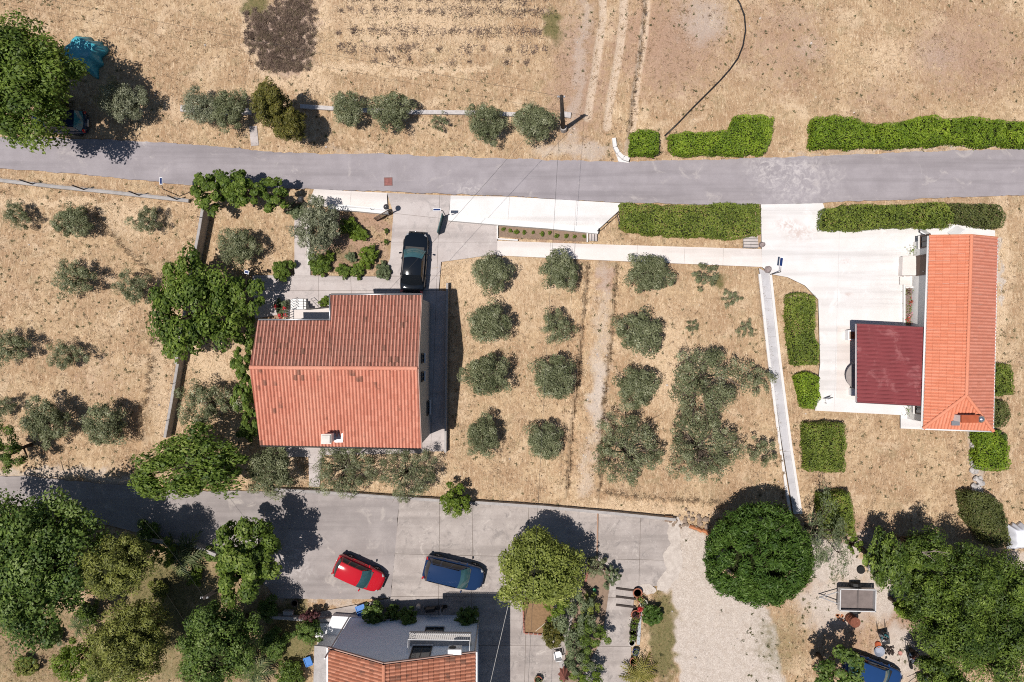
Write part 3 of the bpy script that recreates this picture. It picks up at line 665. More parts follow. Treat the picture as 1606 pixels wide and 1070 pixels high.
window(hs, (ex, P(0, 640, 1.6).y, 1.6), .9, 1.1, 1, 0, M_DARKFR, M_GLASS)
for x in (450, 530, 610): window(hs, (P(x, 0, 2).x, Sw.y + ins - .0, 3.9), 1.0, 1.2, 0, -1, M_BROWN, M_GLASS)
b = MB(); c0 = Ppl(519, 686, plS); b.box((c0.x, c0.y + .05, c0.z + .45), (.52, .50, 1.2)); ch = b.build('chimney', M_PLASTERW, hs, bevel=.01)
b = MB(); b.box((c0.x, c0.y + .05, c0.z + 1.09), (.64, .62, .09)); b.box((c0.x, c0.y + .05, c0.z + 1.2), (.5, .48, .07)); b.build('chimney_cap', mat('chimney_cap', (.70, .66, .60)), ch)
b = MB(); b.box((c0.x + .52, c0.y - .02, c0.z + .08), (.5, .55, .05)); b.build('chimney_flashing', M_ALU, ch)
gutter(hs, NWe + Vector((0, .06, -.08)), NEe + Vector((.04, .06, -.08)), M_ALU); gutter(hs, NSw + Vector((0, .06, -.08)), NSe + Vector((0, .06, -.08)), M_ALU); gutter(hs, Sw + Vector((0, -.06, -.08)), Se + Vector((0, -.06, -.08)), M_DARKFR)
gutter(hs, NWe + Vector((-.07, .06, -.02)), NSe + Vector((-.07, 0, -.02)), M_ALU, name='verge_trim')
b = MB(); 
for a_, q_ in ((Re, Se), (Re, NEe)): b.beam(a_ + Vector((.04, 0, -.02)), q_ + Vector((.04, 0, -.02)), .05, .16)
b.build('verge_board', mat('mortar_verge', (.45, .30, .25)), hs)
# porch on the north side: platform, steps, railings
px0, py0 = P(459, 504, 1.3), P(519, 485, 1.3)
b = MB(); b.prism([P(454, 486, 1.3), P(486, 486, 1.3), P(519, 483, 1.3), P(519, 503, 1.3) + Vector((0, -.5, 0)), P(454, 503, 1.3) + Vector((0, -.5, 0))], -.1, 1.3); pl_ = b.build('porch', mat('porch_stone', (.64, .58, .54), var=.08), hs)
for k in range(4):
    z = 1.3 - .26 * (k + 1) + .0; yA = 486 - 4.3 * k; b = MB(); q = [P(456, yA + .4, z), P(480, yA + .4, z), P(480, yA - 4.3, z), P(456, yA - 4.3, z)]; b.prism(q, -.08, z); b.build('step', M_PLASTERW, pl_)
def railing(name, pts, ht, mt, parent, bars=.14, r=.022, rb=.010, posts=True, slat=None):
    b = MB(); pts = [Vector(p) for p in pts]; b.tube([p + Vector((0, 0, ht)) for p in pts], r, 6); root = b.build(name, mt, parent)
    b = MB(); b.tube([p + Vector((0, 0, .12)) for p in pts], r * .7, 6); b.build('bottom_rail', mt, root)
    b2 = MB()
    for a, q in zip(pts[:-1], pts[1:]):
        n = max(1, int((q - a).length / bars))
        for k in range(n + 1): 
            p = a.lerp(q, k / n); b2.tube([p + Vector((0, 0, .1 if k % 8 else .0)), p + Vector((0, 0, ht))], rb if slat is None else rb * 1.6, 5)
    b2.build('baluster', mt if slat is None else slat, root, kind='stuff'); return root
railing('railing', [P(453.5, 503, 1.3), P(453.5, 487, 1.3)], .95, M_BLACKM, hs, bars=.17, slat=M_WHITEM, rb=.014)
railing('railing', [P(482, 485.5, 1.3), P(482, 470, .35)], .9, M_BLACKM, hs, bars=.3, rb=.014); railing('railing', [P(455, 485.5, 1.3), P(455, 470, .35)], .9, M_BLACKM, hs, bars=.3, rb=.014)
railing('railing', [P(483, 485.5, 1.3), P(519, 482.5, 1.3)], .5, M_DARKFR, hs, bars=.2, rb=.012)
for x in (467, 505): window(hs, (P(x, 0, 2.2).x, NSw.y - ins + .02, 2.4), .9, 1.6, 0, 1, M_BROWN, M_GLASS)
b = MB(); b.box(P(490, 492, 1.75), (.25, .25, .3), top=1.2); 
inv(hs, hs)
# sunken side strip on the east: thin wall along its edge
def wall_run(name, pts, wd, h, mt, label, cat='wall', z0=-.12, cap=None, posts=None):
    """one length of wall standing on the ground, pts in photograph pixels of its foot"""
    root = empty(name, G(*pts[0]), 0, label, cat); root.location.z = 0; b = MB(); o = root.location
    W = [P(*q) for q in pts]; L = []; Rr = []
    for k, p in enumerate(W):
        d = (W[min(k + 1, len(W) - 1)] - W[max(k - 1, 0)]).normalized(); n = Vector((-d.y, d.x, 0)) * wd / 2; L.append(p + n - o); Rr.append(p - n - o)
    for k in range(len(W) - 1):
        a, b_, c, d = L[k], L[k + 1], Rr[k + 1], Rr[k]; zz = Vector((0, 0, h)); lo = Vector((0, 0, z0))
        b.mesh([a + lo, b_ + lo, c + lo, d + lo, a + zz, b_ + zz, c + zz, d + zz], [(4, 5, 6, 7), (0, 4, 7, 3), (1, 2, 6, 5), (0, 1, 5, 4), (3, 7, 6, 2)])
    b.build('wall_body', mt, root)
    if cap:
        b = MB()
        for k in range(len(W) - 1): b.beam((L[k] + Rr[k]) / 2 + Vector((0, 0, h + .02)), (L[k + 1] + Rr[k + 1]) / 2 + Vector((0, 0, h + .02)), wd + .06, .045)
        b.build('coping', cap, root)
    if posts:
        every, ph, pr, pm = posts; tot = 0
        for k in range(len(W) - 1):
            n = max(1, int((W[k + 1] - W[k]).length / every))
            for q in range(n):
                p = W[k].lerp(W[k + 1], (q + .5) / n) - o; bb = MB(); bb.tube([p + Vector((0, 0, h - .05)), p + Vector((0, 0, h + ph))], pr, 6); bb.build('post', pm, root)
        wb = MB()
        for zz in (.35, .68, .95):
            for k in range(len(W) - 1): wb.tube([W[k] - o + Vector((0, 0, h + ph * zz)), W[k + 1] - o + Vector((0, 0, h + ph * zz))], .004, 3)
        wb.build('wire', M_ALU, root)
    return root
wall_run('garden_wall', [(702.5, 445), (701, 560), (699.5, 708)], .14, .55, M_CONC, 'thin grey wall edging the shaded strip beside the large house')
wall_run('garden_wall', [(330, 322), (322, 370), (311, 425)], .19, 1.1, M_CONC, 'old grey concrete wall running down from the road below the fig shrubs', posts=(2.6, .6, .025, M_BLACKM))
wall_run('garden_wall', [(311, 425), (299, 500), (287, 570)], .19, 1.1, M_CONC, 'old grey concrete wall mostly hidden under the big fig tree crown')
wall_run('garden_wall', [(287, 570), (277, 630), (267, 684)], .19, .8, M_CONC, 'old grey concrete wall between the fig tree and the walnut by the lower road', posts=(2.4, .6, .02, M_BLACKM))
wall_run('garden_wall', [(487.5, 328), (487, 375), (486.5, 416)], .18, .5, mat('lichen_white', (.62, .60, .55), var=.2, patch=(.4, .38, .33)), 'thin whitewashed wall beside the grey path through the large olive')
wall_run('parapet_wall', [(517, 326), (560, 329), (611, 334)], .38, .5, M_PLASTERW, 'low cream parapet on the garden side of the short pavement left of the drive', posts=(1.9, .55, .018, M_BLACKM))
wall_run('parapet_wall', [(704, 343.5), (780, 350), (860, 356), (937, 364)], .40, .5, M_PLASTERW, 'long low white parapet above the narrow flower bed')
wall_run('roadside_fence', [(-60, 276), (20, 286), (90, 294), (180, 303), (262, 312), (298, 316)], .24, .25, M_CONC, 'grey concrete kerb with leaning dark posts along the upper road', 'fence', posts=(2.15, 1.3, .05, mat('dark_post', (.06, .045, .04))))
wall_run('retaining_wall', [(432, 766), (520, 771), (600, 777), (690, 783)], .2, .42, M_CONC, 'low grey wall along the lower road under the three olives by the house', posts=(3.4, .8, .025, M_BLACKM))
wall_run('retaining_wall', [(746, 786), (850, 793), (960, 803), (1058, 813)], .2, .45, M_CONC, 'low grey wall between the yard concrete and the orchard')
wall_run('field_wall', [(285, 171), (340, 178), (395, 176)], .45, .22, mat('pale_stone', (.55, .51, .49), var=.25, sc=5), 'crumbling pale stone edge beneath the pair of olives left of the cypress')
wall_run('field_wall', [(472, 168), (560, 174), (650, 177), (740, 178), (810, 181)], .28, .22, mat('pale_stone', (.55, .51, .49)), 'thin pale kerb wall at the foot of the stubble field')
wall_run('field_wall', [(878, 180), (895, 182)], .4, .2, mat('pale_stone', (.55, .51, .49)), 'stub of pale wall beside the utility pole')
wall_run('garden_wall', [(225, 838), (262, 846), (312, 852), (345, 866)], .22, .75, M_CONC, 'dark topped wall along the lower road above the small palm')
wall_run('garden_wall', [(425, 964), (500, 969), (560, 967)], .22, .5, M_CONC, 'low pale wall between the lower road and the lawn beside the white terrace')

# ---- orange house
oh = empty('orange_roofed_house', P(1500, 530, 0), 0, 'long low white house under a bright orange roof with one hipped end', 'house')
NWo, NEo, SEo, SWo = P(1457, 370, 2.7), P(1564, 373, 2.7), P(1557, 676, 2.7), P(1447, 672, 2.7); Rn, Rs = P(1523, 369, 3.55), P(1515, 620, 3.55)
M_OR = tile_mat('orange_tiles', (.60, .215, .125), (.66, .255, .155), (.50, .165, .09), lich=(.33, .135, .09), lamt=.0, pale=(.66, .275, .18)); M_ORE = tile_mat('orange_tiles_east', (.58, .225, .15), (.63, .265, .185), (.40, .15, .10), lich=(.30, .13, .09), lamt=.0)
b = MB(); deck(b, [NWo, Rn, Rs, SWo]); deck(b, [Rn, NEo, SEo, Rs]); deck(b, [SWo, Rs, SEo]); ro = b.build('roof', mat('roof_underside_white', (.6, .58, .55)), oh)
tile_roof(ro, [Rn, Rs, SWo, NWo], (3, 2), .222, .43, .055, M_OR, 4, lift=.022); tile_roof(ro, [Rn, Rs, SEo, NEo], (3, 2), .222, .43, .06, M_ORE, 5, lift=.022); tile_roof(ro, [Rs, SWo, SEo], (1, 2), .222, .43, .055, M_OR, 6, lift=.022)
up = Vector((0, 0, .05))
for a_, q_ in ((Rn, Rs), (SWo, Rs), (SEo, Rs)): ridge_line(ro, a_ + up, q_ + up, M_OR, r=.115, L=.42, drop=.0)
plW, plE, plH = plane3(NWo, Rn, Rs), plane3(Rn, NEo, Rs), plane3(SWo, Rs, SEo)
def oz(x, y): return min(zpl(x, y, plW), zpl(x, y, plE), zpl(x, y, plH)) - .15
i_ = .48
b = MB(); b.prism([Vector((NWo.x + i_, NWo.y - .06)), Vector(((Rn.x), Rn.y - .06)), Vector((NEo.x - .2, NEo.y - .06)), Vector((SEo.x - .2, SEo.y + .35)), Vector((SWo.x + i_, SWo.y + .35))], -.1, oz); b.build('wall', M_PLASTERW, oh)
gutter(oh, NWo + Vector((-.05, 0, -.05)), SWo + Vector((-.05, 0, -.05)), M_WHITEM, .055); gutter(oh, NEo + Vector((.05, 0, -.05)), SEo + Vector((.05, 0, -.05)), M_WHITEM, .055); gutter(oh, SWo + Vector((0, -.05, -.05)), SEo + Vector((0, -.05, -.05)), M_WHITEM, .055)
b = MB(); b.beam(NWo + Vector((0, .02, .0)), Rn + Vector((0, .02, .0)), .08, .14); b.beam(Rn + Vector((0, .02, 0)), NEo + Vector((0, .02, 0)), .08, .14); b.build('verge_board', mat('orange_verge', (.55, .22, .11)), oh)
wx = lambda y: NWo.x + i_ + (SWo.x - NWo.x) * (y - NWo.y) / (SWo.y - NWo.y) - .012
yy = P(0, 415, 1.6).y; 
def wdoor(parent, c, wd, ht, fm, lm, name='door'):
    b = MB(); x, y, z = c
    for q in (-1, 1): b.box((x - .02, y + q * (wd / 2 + .04), z + ht / 2), (.09, .08, ht))
    b.box((x - .02, y, z + ht + .04), (.09, wd + .16, .08)); d = b.build(name, fm, parent); b = MB(); b.box((x - .012, y, z + ht / 2), (.05, wd, ht)); b.build('door_leaf', lm, d); b = MB(); b.tube([(x - .07, y - wd * .38, z + ht * .45), (x - .07, y - wd * .38, z + ht * .55)], .015, 6); b.build('handle', M_ALU, d)
wdoor(oh, (wx(yy), yy, .62), 1.25, 1.75, M_BROWN, M_BROWN)
y2 = P(0, 378, 1.6).y; window(oh, (wx(y2) + .01, y2, 1.55), .8, 1.1, -1, 0, M_BROWN, M_GLASS)
y2 = P(0, 640, 1.6).y; window(oh, (wx(y2) + .01, y2, 1.55), .8, 1.0, -1, 0, M_BROWN, M_GLASS)
for y_ in (430, 560): y2 = P(0, y_, 1.5).y; window(oh, (NEo.x - .2 - .01 + (SEo.x - NEo.x) * (y2 - NEo.y) / (SEo.y - NEo.y), y2, 1.5), .8, .9, 1, 0, M_BROWN, M_GLASS)
# chimney stack with red cover and round cowl
cc = Ppl(1508, 655, plH); b = MB(); b.box((cc.x, cc.y, cc.z + .25), (1.05, .42, 1.0)); chm = b.build('chimney', M_PLASTERW, oh)
b = MB(); b.box((cc.x + .02, cc.y, cc.z + .8), (1.15, .52, .10), top=.96); b.build('chimney_cap', mat('red_tile_cover', (.40, .095, .04)), chm)
b = MB(); b.lathe((cc.x + .86, cc.y - .03, cc.z - .2), [(.15, 0), (.15, .75), (.24, .78), (.24, .9), (.12, 1.02), (.03, 1.05)], 14); b.build('chimney_cowl', mat('steel_cowl', (.6, .62, .66), metal=.9, rough=.25, var=.05), chm, smooth=True)
b = MB(); b.box((cc.x - .42, cc.y - .38, cc.z + .03), (.55, .3, .04)); b.box((cc.x + .86, cc.y - .03, cc.z + .04), (.6, .55, .04)); b.build('chimney_flashing', M_ALU, chm)
b = MB(); b.prism([P(1416, 402, .55), P(1440, 401, .55), P(1441, 432, .55), P(1415, 432, .55)], -.1, .55); b.build('door_landing', M_CREAM, oh, bevel=.01)
inv(oh, oh)

# ---- carport with ribbed dark red sheets
cp = empty('carport', P(1395, 570, 0), 0, 'flat carport of dark red ribbed metal sheets on thin posts beside the orange roof', 'carport')
A, B_, C_, D_ = P(1344, 508, 2.35), P(1448, 513.5, 2.35), P(1447, 636.5, 2.35), P(1344, 631, 2.35)
M_RED = mat('dark_red_sheet', (.215, .042, .046), rough=.55, var=.12, sc=.8, spec=.4, patch=(.31, .11, .11), patch_sc=.9)
ns = 5
for k in range(ns):
    b = MB(); a0, a1 = A.lerp(D_, k / ns), A.lerp(D_, (k + 1) / ns); c0_, c1_ = B_.lerp(C_, k / ns), B_.lerp(C_, (k + 1) / ns); nr = 4; z0_ = .004 * (k % 2)
    for r in range(nr):
        seq = [(0, 0), (.60, 0), (.66, .075), (.86, .075), (.93, 0), (1.0, 0)]
        for (t0, h0), (t1, h1) in zip(seq[:-1], seq[1:]):
            f0, f1 = (r + t0) / nr, (r + t1) / nr; b.face([a0.lerp(a1, f0) + Vector((0, 0, h0 + z0_)), c0_.lerp(c1_, f0) + Vector((0, 0, h0 + .12 + z0_)), c0_.lerp(c1_, f1) + Vector((0, 0, h1 + .12 + z0_)), a0.lerp(a1, f1) + Vector((0, 0, h1 + z0_))])
    b.build('roof_sheet', M_RED, cp)
b = MB(); dn = Vector((0, 0, -.09))
for a_, q_ in ((A, D_), (B_ + Vector((0, 0, .12)), C_ + Vector((0, 0, .12))), (A, B_ + Vector((0, 0, .12))), (D_, C_ + Vector((0, 0, .12))), (A.lerp(D_, .5), B_.lerp(C_, .5) + Vector((0, 0, .12)))): b.beam(a_ + dn, q_ + dn, .09, .12)
b.build('roof_frame', mat('carport_steel', (.09, .06, .065), rough=.5), cp)
gutter(cp, A + Vector((-.06, 0, -.03)), D_ + Vector((-.06, 0, -.03)), mat('pale_gutter', (.55, .5, .5)), .055); gutter(cp, B_ + Vector((.07, 0, .1)), C_ + Vector((.07, 0, .1)), mat('carport_steel', (.09, .06, .065)), .07)
for p in (A + Vector((0, -.3, 0)), D_ + Vector((0, .3, 0)), A.lerp(D_, .5), B_ + Vector((0, -.3, 0)), C_ + Vector((0, .3, 0))): b = MB(); q = p + Vector((1.35 if p.x < B_.x - 1 else -.08, 0, 0)); b.beam((q.x, q.y, 0), (q.x, q.y, 2.3), .09, .09); b.build('post', mat('carport_steel', (.09, .06, .065)), cp)
inv(cp, cp)

# ---- house at the bottom edge
bh = empty('edge_house', P(650, 1000, 0), 0, 'tall house at the bottom edge with pale shaded front wall and rusty brown tiled gable', 'house')
GL, GR, GA = P(515, 1017, 5.6), P(746, 1024, 6.05), P(602, 1042, 7.64)
dS = 9.0
GL2, GR2, GA2 = GL + Vector((0, -dS, 0)), GR + Vector((0, -dS, 0)), GA + Vector((0, -dS, 0))
M_RB = tile_mat('rust_tiles', (.40, .155, .09), (.52, .235, .15), (.17, .07, .045), lamt=.07)
b = MB(); deck(b, [GL, GA, GA2, GL2]); deck(b, [GA, GR, GR2, GA2]); ro = b.build('roof', mat('roof_underside', (.23, .17, .14)), bh)
tile_roof(ro, [GA, GL, GL2, GA2], (1, 2), .228, .335, .08, M_RB, 7); tile_roof(ro, [GA, GR, GR2, GA2], (1, 2), .228, .335, .08, M_RB, 8)
ridge_line(ro, GA2 + Vector((0, 0, .07)), GA + Vector((0, 0, .07)), M_RB, r=.12, L=.40)
pl1, pl2 = plane3(GL, GA, GA2), plane3(GA, GR, GR2)
bzf = lambda x, y: min(zpl(x, y, pl1), zpl(x, y, pl2)) - .16
yN = GA.y - .06
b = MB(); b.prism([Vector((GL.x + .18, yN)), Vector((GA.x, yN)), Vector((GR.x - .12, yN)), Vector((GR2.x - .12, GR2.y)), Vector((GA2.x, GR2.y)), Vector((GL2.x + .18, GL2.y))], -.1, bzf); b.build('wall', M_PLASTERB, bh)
b = MB(); b.beam(GR + Vector((.06, .05, -.03)), GR2 + Vector((.06, 0, -.03)), .1, .14); b.beam(GL + Vector((-.06, .05, -.03)), GL2 + Vector((-.06, 0, -.03)), .1, .14); b.build('verge_trim', M_WHITEM, bh)
b = MB(); b.beam(GL + Vector((0, .05, -.06)), GA + Vector((0, .05, -.06)), .06, .14); b.beam(GA + Vector((0, .05, -.06)), GR + Vector((0, .05, -.06)), .06, .14); b.build('gable_trim', mat('mortar_verge', (.45, .30, .25)), bh)
b = MB(); b.tube([(GL.x + .12, yN + .06, 0), (GL.x + .12, yN + .06, 6.9)], .05, 7); b.build('downpipe', M_ALU, bh)
b = MB(); b.tube([(GR.x - .06, yN + .06, 0), (GR.x - .06, yN + .06, 5.9)], .05, 7); b.build('downpipe', M_ALU, bh)
# balcony
zf = 5.05; B0, B1 = P(642, 992, zf), P(739, 993, zf)
b = MB(); b.prism([B0, B1, (B1.x, yN + .01), (B0.x, yN + .01)], zf - .18, zf); bal = b.build('balcony', mat('balcony_tile', (.40, .38, .36), var=.08), bh)
railing('railing', [(B0.x + .05, yN, zf), (B0.x + .05, B0.y - .05, zf), (B1.x - .05, B1.y - .05, zf), (B1.x - .05, yN, zf)], .95, M_WHITEM, bal, bars=.13, r=.025, rb=.016)
window(bh, (P(660, 0, zf + 1).x, yN, zf + .98), 1.2, 1.7, 0, 1, M_DARKFR, M_GLASS, name='balcony_door')
window(bh, (P(681, 0, 2.8).x, yN, 2.75), 1.2, .85, 0, 1, M_DARKFR, M_GLASS)
b = MB(); q = P(714, 1020, zf + .9); b.box((q.x, yN + .24, zf + 1.1), (.85, .34, .62)); b.build('air_conditioner', M_WHITEM, bh, bevel=.02)
b = MB(); b.lathe((0, 0, 0), [(.22, 0), (.22, .02), (.05, .03)], 14); gfan = b.build('fan_grille', M_DARKFR, bh); gfan.rotation_euler = (R_(-90), 0, 0); gfan.location = (q.x - .15, yN + .415, zf + 1.1)
inv(bh, bh)
gfan.matrix_parent_inverse = Matrix.Translation(-bh.location)
# lean-to with flat concrete roof and the white terrace with steps beside the house
lt = empty('flat_roof_annex', P(498, 1050, 0), 0, 'narrow grey flat-roofed annex against the left side of the bottom house', 'annex')
b = MB(); b.prism([P(493, 1013, 2.7), P(517, 1015, 2.7), P(517, 1200, 2.7), P(488, 1200, 2.7)], 2.55, 2.7); b.build('flat_roof', M_CONC, lt)
b = MB(); b.prism([P(495, 1016, 2.6), P(517, 1017, 2.6), P(517, 1198, 2.6), P(491, 1198, 2.6)], -.1, 2.545); b.build('wall', M_PLASTERW, lt); inv(lt, lt)
tt = empty('white_terrace', P(530, 985, 0), 0, 'white paved terrace with two shallow steps left of the bottom house', 'terrace')
b = MB(); b.prism([P(521, 966, .55), P(566, 969, .55), P(566, 1010, .55), P(512, 1012, .55), P(507, 1000, .55)], -.1, .55); b.build('terrace_floor', mat('white_paving', (.66, .66, .67), var=.07), tt)
for k in range(2): b = MB(); b.prism([P(494 + 0 * k, 968 + 10 * k, .2 + .17 * k), P(527, 968 + 10 * k, .2 + .17 * k), P(527, 1000, .2 + .17 * k), P(494, 1000, .2 + .17 * k)], -.1, .2 + .17 * k); b.build('step', mat('white_paving', (.66, .66, .67)), tt)
inv(tt, tt)

# ================================================================== PLANTS
M_BARK = mat('olive_bark', (.17, .135, .105), rough=.95, var=.35, sc=6); M_BARKD = mat('dark_bark', (.10, .075, .055), rough=.95, var=.35, sc=6)
L_OLIVE = leafmat('olive_leaf', (.088, .105, .044), (.275, .29, .16), accent=(.42, .43, .29), acc=.10, trans=.18, rough=.5)
L_OLIVEG = leafmat('olive_leaf_grey', (.11, .125, .07), (.30, .31, .20), accent=(.44, .45, .33), acc=.12, trans=.18, rough=.5)
L_BROAD = leafmat('broad_leaf', (.052, .094, .014), (.20, .28, .042), accent=(.27, .33, .08), acc=.08, trans=.3)
L_DEEP = leafmat('deep_leaf', (.042, .085, .015), (.185, .265, .05), accent=(.24, .30, .11), acc=.10, trans=.25)
L_LIME = leafmat('lime_leaf', (.13, .165, .03), (.36, .40, .09), accent=(.48, .50, .17), acc=.08, trans=.3)
L_LAUREL = leafmat('laurel_leaf', (.038, .085, .012), (.115, .195, .03), accent=(.19, .27, .08), acc=.07, trans=.2)
L_THUJA = leafmat('thuja_spray', (.065, .066, .012), (.19, .175, .032), accent=(.24, .17, .05), acc=.08, trans=.12)
L_OCHRE = leafmat('ochre_needle', (.085, .10, .018), (.27, .285, .06), accent=(.32, .30, .10), acc=.08, trans=.12)
L_CON = leafmat('conifer_spray', (.032, .062, .008), (.14, .205, .026), accent=(.21, .28, .05), acc=.08, trans=.12)
L_HEDGE = leafmat('hedge_leaf', (.085, .155, .008), (.28, .385, .028), accent=(.38, .45, .06), acc=.10, trans=.22)
L_HEDGEY = leafmat('hedge_leaf_olive', (.075, .115, .014), (.275, .33, .05), accent=(.30, .21, .09), acc=.14, trans=.2)
L_HEDGED = leafmat('hedge_leaf_dark', (.06, .075, .02), (.175, .195, .055), accent=(.24, .16, .09), acc=.14, trans=.2)
L_BRIGHT = leafmat('bright_leaf', (.075, .125, .012), (.22, .30, .035), accent=(.30, .36, .08), acc=.1, trans=.3)
L_GREYF = leafmat('feathery_leaf', (.09, .12, .055), (.23, .27, .14), trans=.25)
L_PALM = leafmat('palm_leaf', (.05, .075, .022), (.165, .19, .07), accent=(.33, .28, .13), acc=.08, trans=.15)
L_PLUM = leafmat('plum_leaf', (.055, .018, .022), (.14, .05, .05), trans=.2); L_RED = leafmat('red_petal', (.42, .015, .02), (.62, .05, .06), trans=.2); L_PINK = leafmat('pink_petal', (.55, .18, .26), (.7, .4, .45), trans=.2)
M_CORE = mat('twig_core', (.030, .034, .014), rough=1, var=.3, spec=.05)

def unit(v): return v / (np.linalg.norm(v, axis=-1, keepdims=True) + 1e-9)
def leaves_at(rg, pos, nrm, ls, asp, crnd, jit=.35):
    n = len(pos); L = rg.uniform(ls * .6, ls * 1.35, n)[:, None]; nn = unit(nrm + rg.normal(0, jit, (n, 3))); d = unit(np.cross(nn, rg.normal(0, 1, (n, 3)))); s = np.cross(nn, d)
    v = np.stack([pos - d * L * .5, pos + s * L * asp * .5 + nn * L * .06, pos + d * L * .5, pos - s * L * asp * .5 + nn * L * .06], 1).reshape(-1, 3)
    return v, np.clip(.5 + crnd + rg.normal(0, .2, n), 0, 1)
def crown_clumps(seed, R, hr, ncl, shell=.45, lob=.22, lowcut=-.5):
    rg = np.random.default_rng(seed); out = []; ph = rg.uniform(0, 6.28, 4)
    cn = 0
    while len(out) < ncl:
        cn += 1; zq = 1 - 2 * ((cn * .7548777 + .37 + .1 * seed) % 1.0); aq = 6.28319 * ((cn * .5698403 + .618 * seed) % 1.0); d = unit(np.array([math.sqrt(max(0, 1 - zq * zq)) * math.cos(aq), math.sqrt(max(0, 1 - zq * zq)) * math.sin(aq), zq]) + rg.normal(0, .10, 3))
        if d[2] < lowcut: continue
        r = (shell + (1 - shell) * rg.random() ** .6); a = math.atan2(d[1], d[0]); k = 1 + lob * (math.sin(2 * a + ph[0]) * .5 + math.sin(3 * a + ph[1]) * .5 + math.sin(5 * a + ph[2]) * .4)
        out.append((d[0] * r * R * k, d[1] * r * R * k, d[2] * r * hr))
    return np.array(out), rg
def make_tree(kind, seed, R, hr, zc, ncl, rcl, n, ls, asp, lm, bark, shell=.45, lob=.22, flat=.75, up=.5, limbs=9, trunk_r=.13, spread=.0, lowcut=-.5, jit=.35, crnd=.10, multi=1, core=.0):
    """a tree at the origin: Empty > trunk (with limbs), crown. Returned root is placed or copied."""
    root = empty(kind, (0, 0, 0)); cl, rg = crown_clumps(seed, R - rcl * .55, hr, ncl, shell, lob, lowcut); b = MB()
    fork = Vector((rg.normal(0, .08) * R, rg.normal(0, .08) * R, max(.25, zc * .38)))
    for m in range(multi):
        o = Vector((rg.normal(0, .12), rg.normal(0, .12), 0)) if multi > 1 else Vector((0, 0, 0))
        b.tube([o + Vector((0, 0, -.15)), o + Vector((fork.x * .4, fork.y * .2, fork.z * .5)), o * .5 + fork], [trunk_r * 1.25, trunk_r, trunk_r * .85], 7)
    order = rg.permutation(ncl)[:limbs]
    for k in order:
        e = Vector(cl[k]) + Vector((0, 0, zc)); mid = fork.lerp(e, .5) + Vector((rg.normal(0, .10) * R, rg.normal(0, .10) * R, .06 * R)); m2 = mid.lerp(e, .5) + Vector((rg.normal(0, .05) * R, rg.normal(0, .05) * R, .04 * R))
        b.tube([fork, mid, m2, e], [trunk_r * .55, trunk_r * .36, trunk_r * .22, trunk_r * .1], 5)
        for q in range(2): 
            e2 = e + Vector((rg.normal(0, .16) * R, rg.normal(0, .16) * R, .1 * R)); b.tube([m2, m2.lerp(e2, .5) + Vector((0, 0, .04)), e2], [trunk_r * .18, trunk_r * .12, trunk_r * .05], 4)
    b.build('trunk', bark, root, smooth=True)
    idx = rg.integers(0, ncl, n); d = unit(rg.normal(0, 1, (n, 3))); d[:, 2] = np.where(rg.random(n) < .72, np.abs(d[:, 2]), d[:, 2]); rc = rcl * rg.uniform(.65, 1.3, ncl)[idx]
    # the clump surface is ragged: sprigs stick out
    rag = .45 + .62 * rg.random(n) ** .7
    pos = cl[idx] + d * (rc * rag)[:, None] * np.array([1, 1, flat]); nrm = d + np.array([0, 0, up]); pos[:, 2] += zc; pos[:, 2] = np.maximum(pos[:, 2], .12)
    v, r = leaves_at(rg, pos, nrm, ls, asp, rg.normal(0, crnd, ncl)[idx], jit); np_mesh('crown', v, 4, lm, r, root)
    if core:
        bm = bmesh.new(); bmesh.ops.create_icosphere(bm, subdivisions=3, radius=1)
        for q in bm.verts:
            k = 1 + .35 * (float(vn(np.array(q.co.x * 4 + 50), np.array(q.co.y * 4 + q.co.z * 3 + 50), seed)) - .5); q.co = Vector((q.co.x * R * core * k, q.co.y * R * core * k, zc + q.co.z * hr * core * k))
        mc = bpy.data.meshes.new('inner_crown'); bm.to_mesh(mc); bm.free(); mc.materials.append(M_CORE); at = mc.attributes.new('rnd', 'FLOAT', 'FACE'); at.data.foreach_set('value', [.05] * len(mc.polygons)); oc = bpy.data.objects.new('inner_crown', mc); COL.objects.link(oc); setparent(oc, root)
    return root
def put(proto, loc, sc, rz, label, cat, group=None, used={}):
    if proto.name in used: o = copy_tree(proto)
    else: used[proto.name] = 1; o = proto
    o.location = loc; o.rotation_euler = (0, 0, rz); o.scale = sc if hasattr(sc, '__len__') else (sc, sc, sc)
    return tag(o, label, cat, group)
rr = random.Random(5)
OL = {
 'dense': [make_tree('olive_tree', 100 + k, 1.7, .95, 1.65, 52, .40, 8200, .15, .32, L_OLIVE, M_BARK, lob=.22, shell=.3, crnd=.17) for k in range(3)],
 'grey': [make_tree('olive_tree', 110 + k, 1.7, .95, 1.7, 46, .40, 7600, .15, .32, L_OLIVEG, M_BARK, lob=.26, shell=.3) for k in range(2)],
 'open': [make_tree('olive_tree', 120 + k, 1.7, .75, 1.6, 46, .34, 5000, .15, .30, L_OLIVE, M_BARK, lob=.34, shell=.35, limbs=14, trunk_r=.08, crnd=.16) for k in range(3)],
 'big': [make_tree('olive_tree', 130 + k, 2.7, .95, 2.0, 84, .42, 9200, .16, .30, L_OLIVE, M_BARK, lob=.22, shell=.45, limbs=22, trunk_r=.15, crnd=.17) for k in range(3)],
 'thin': [make_tree('olive_tree', 140 + k, 1.05, .5, 1.0, 24, .22, 1300, .14, .3, L_OLIVE, M_BARK, lob=.35, shell=.3, limbs=10, trunk_r=.04) for k in range(2)],
}
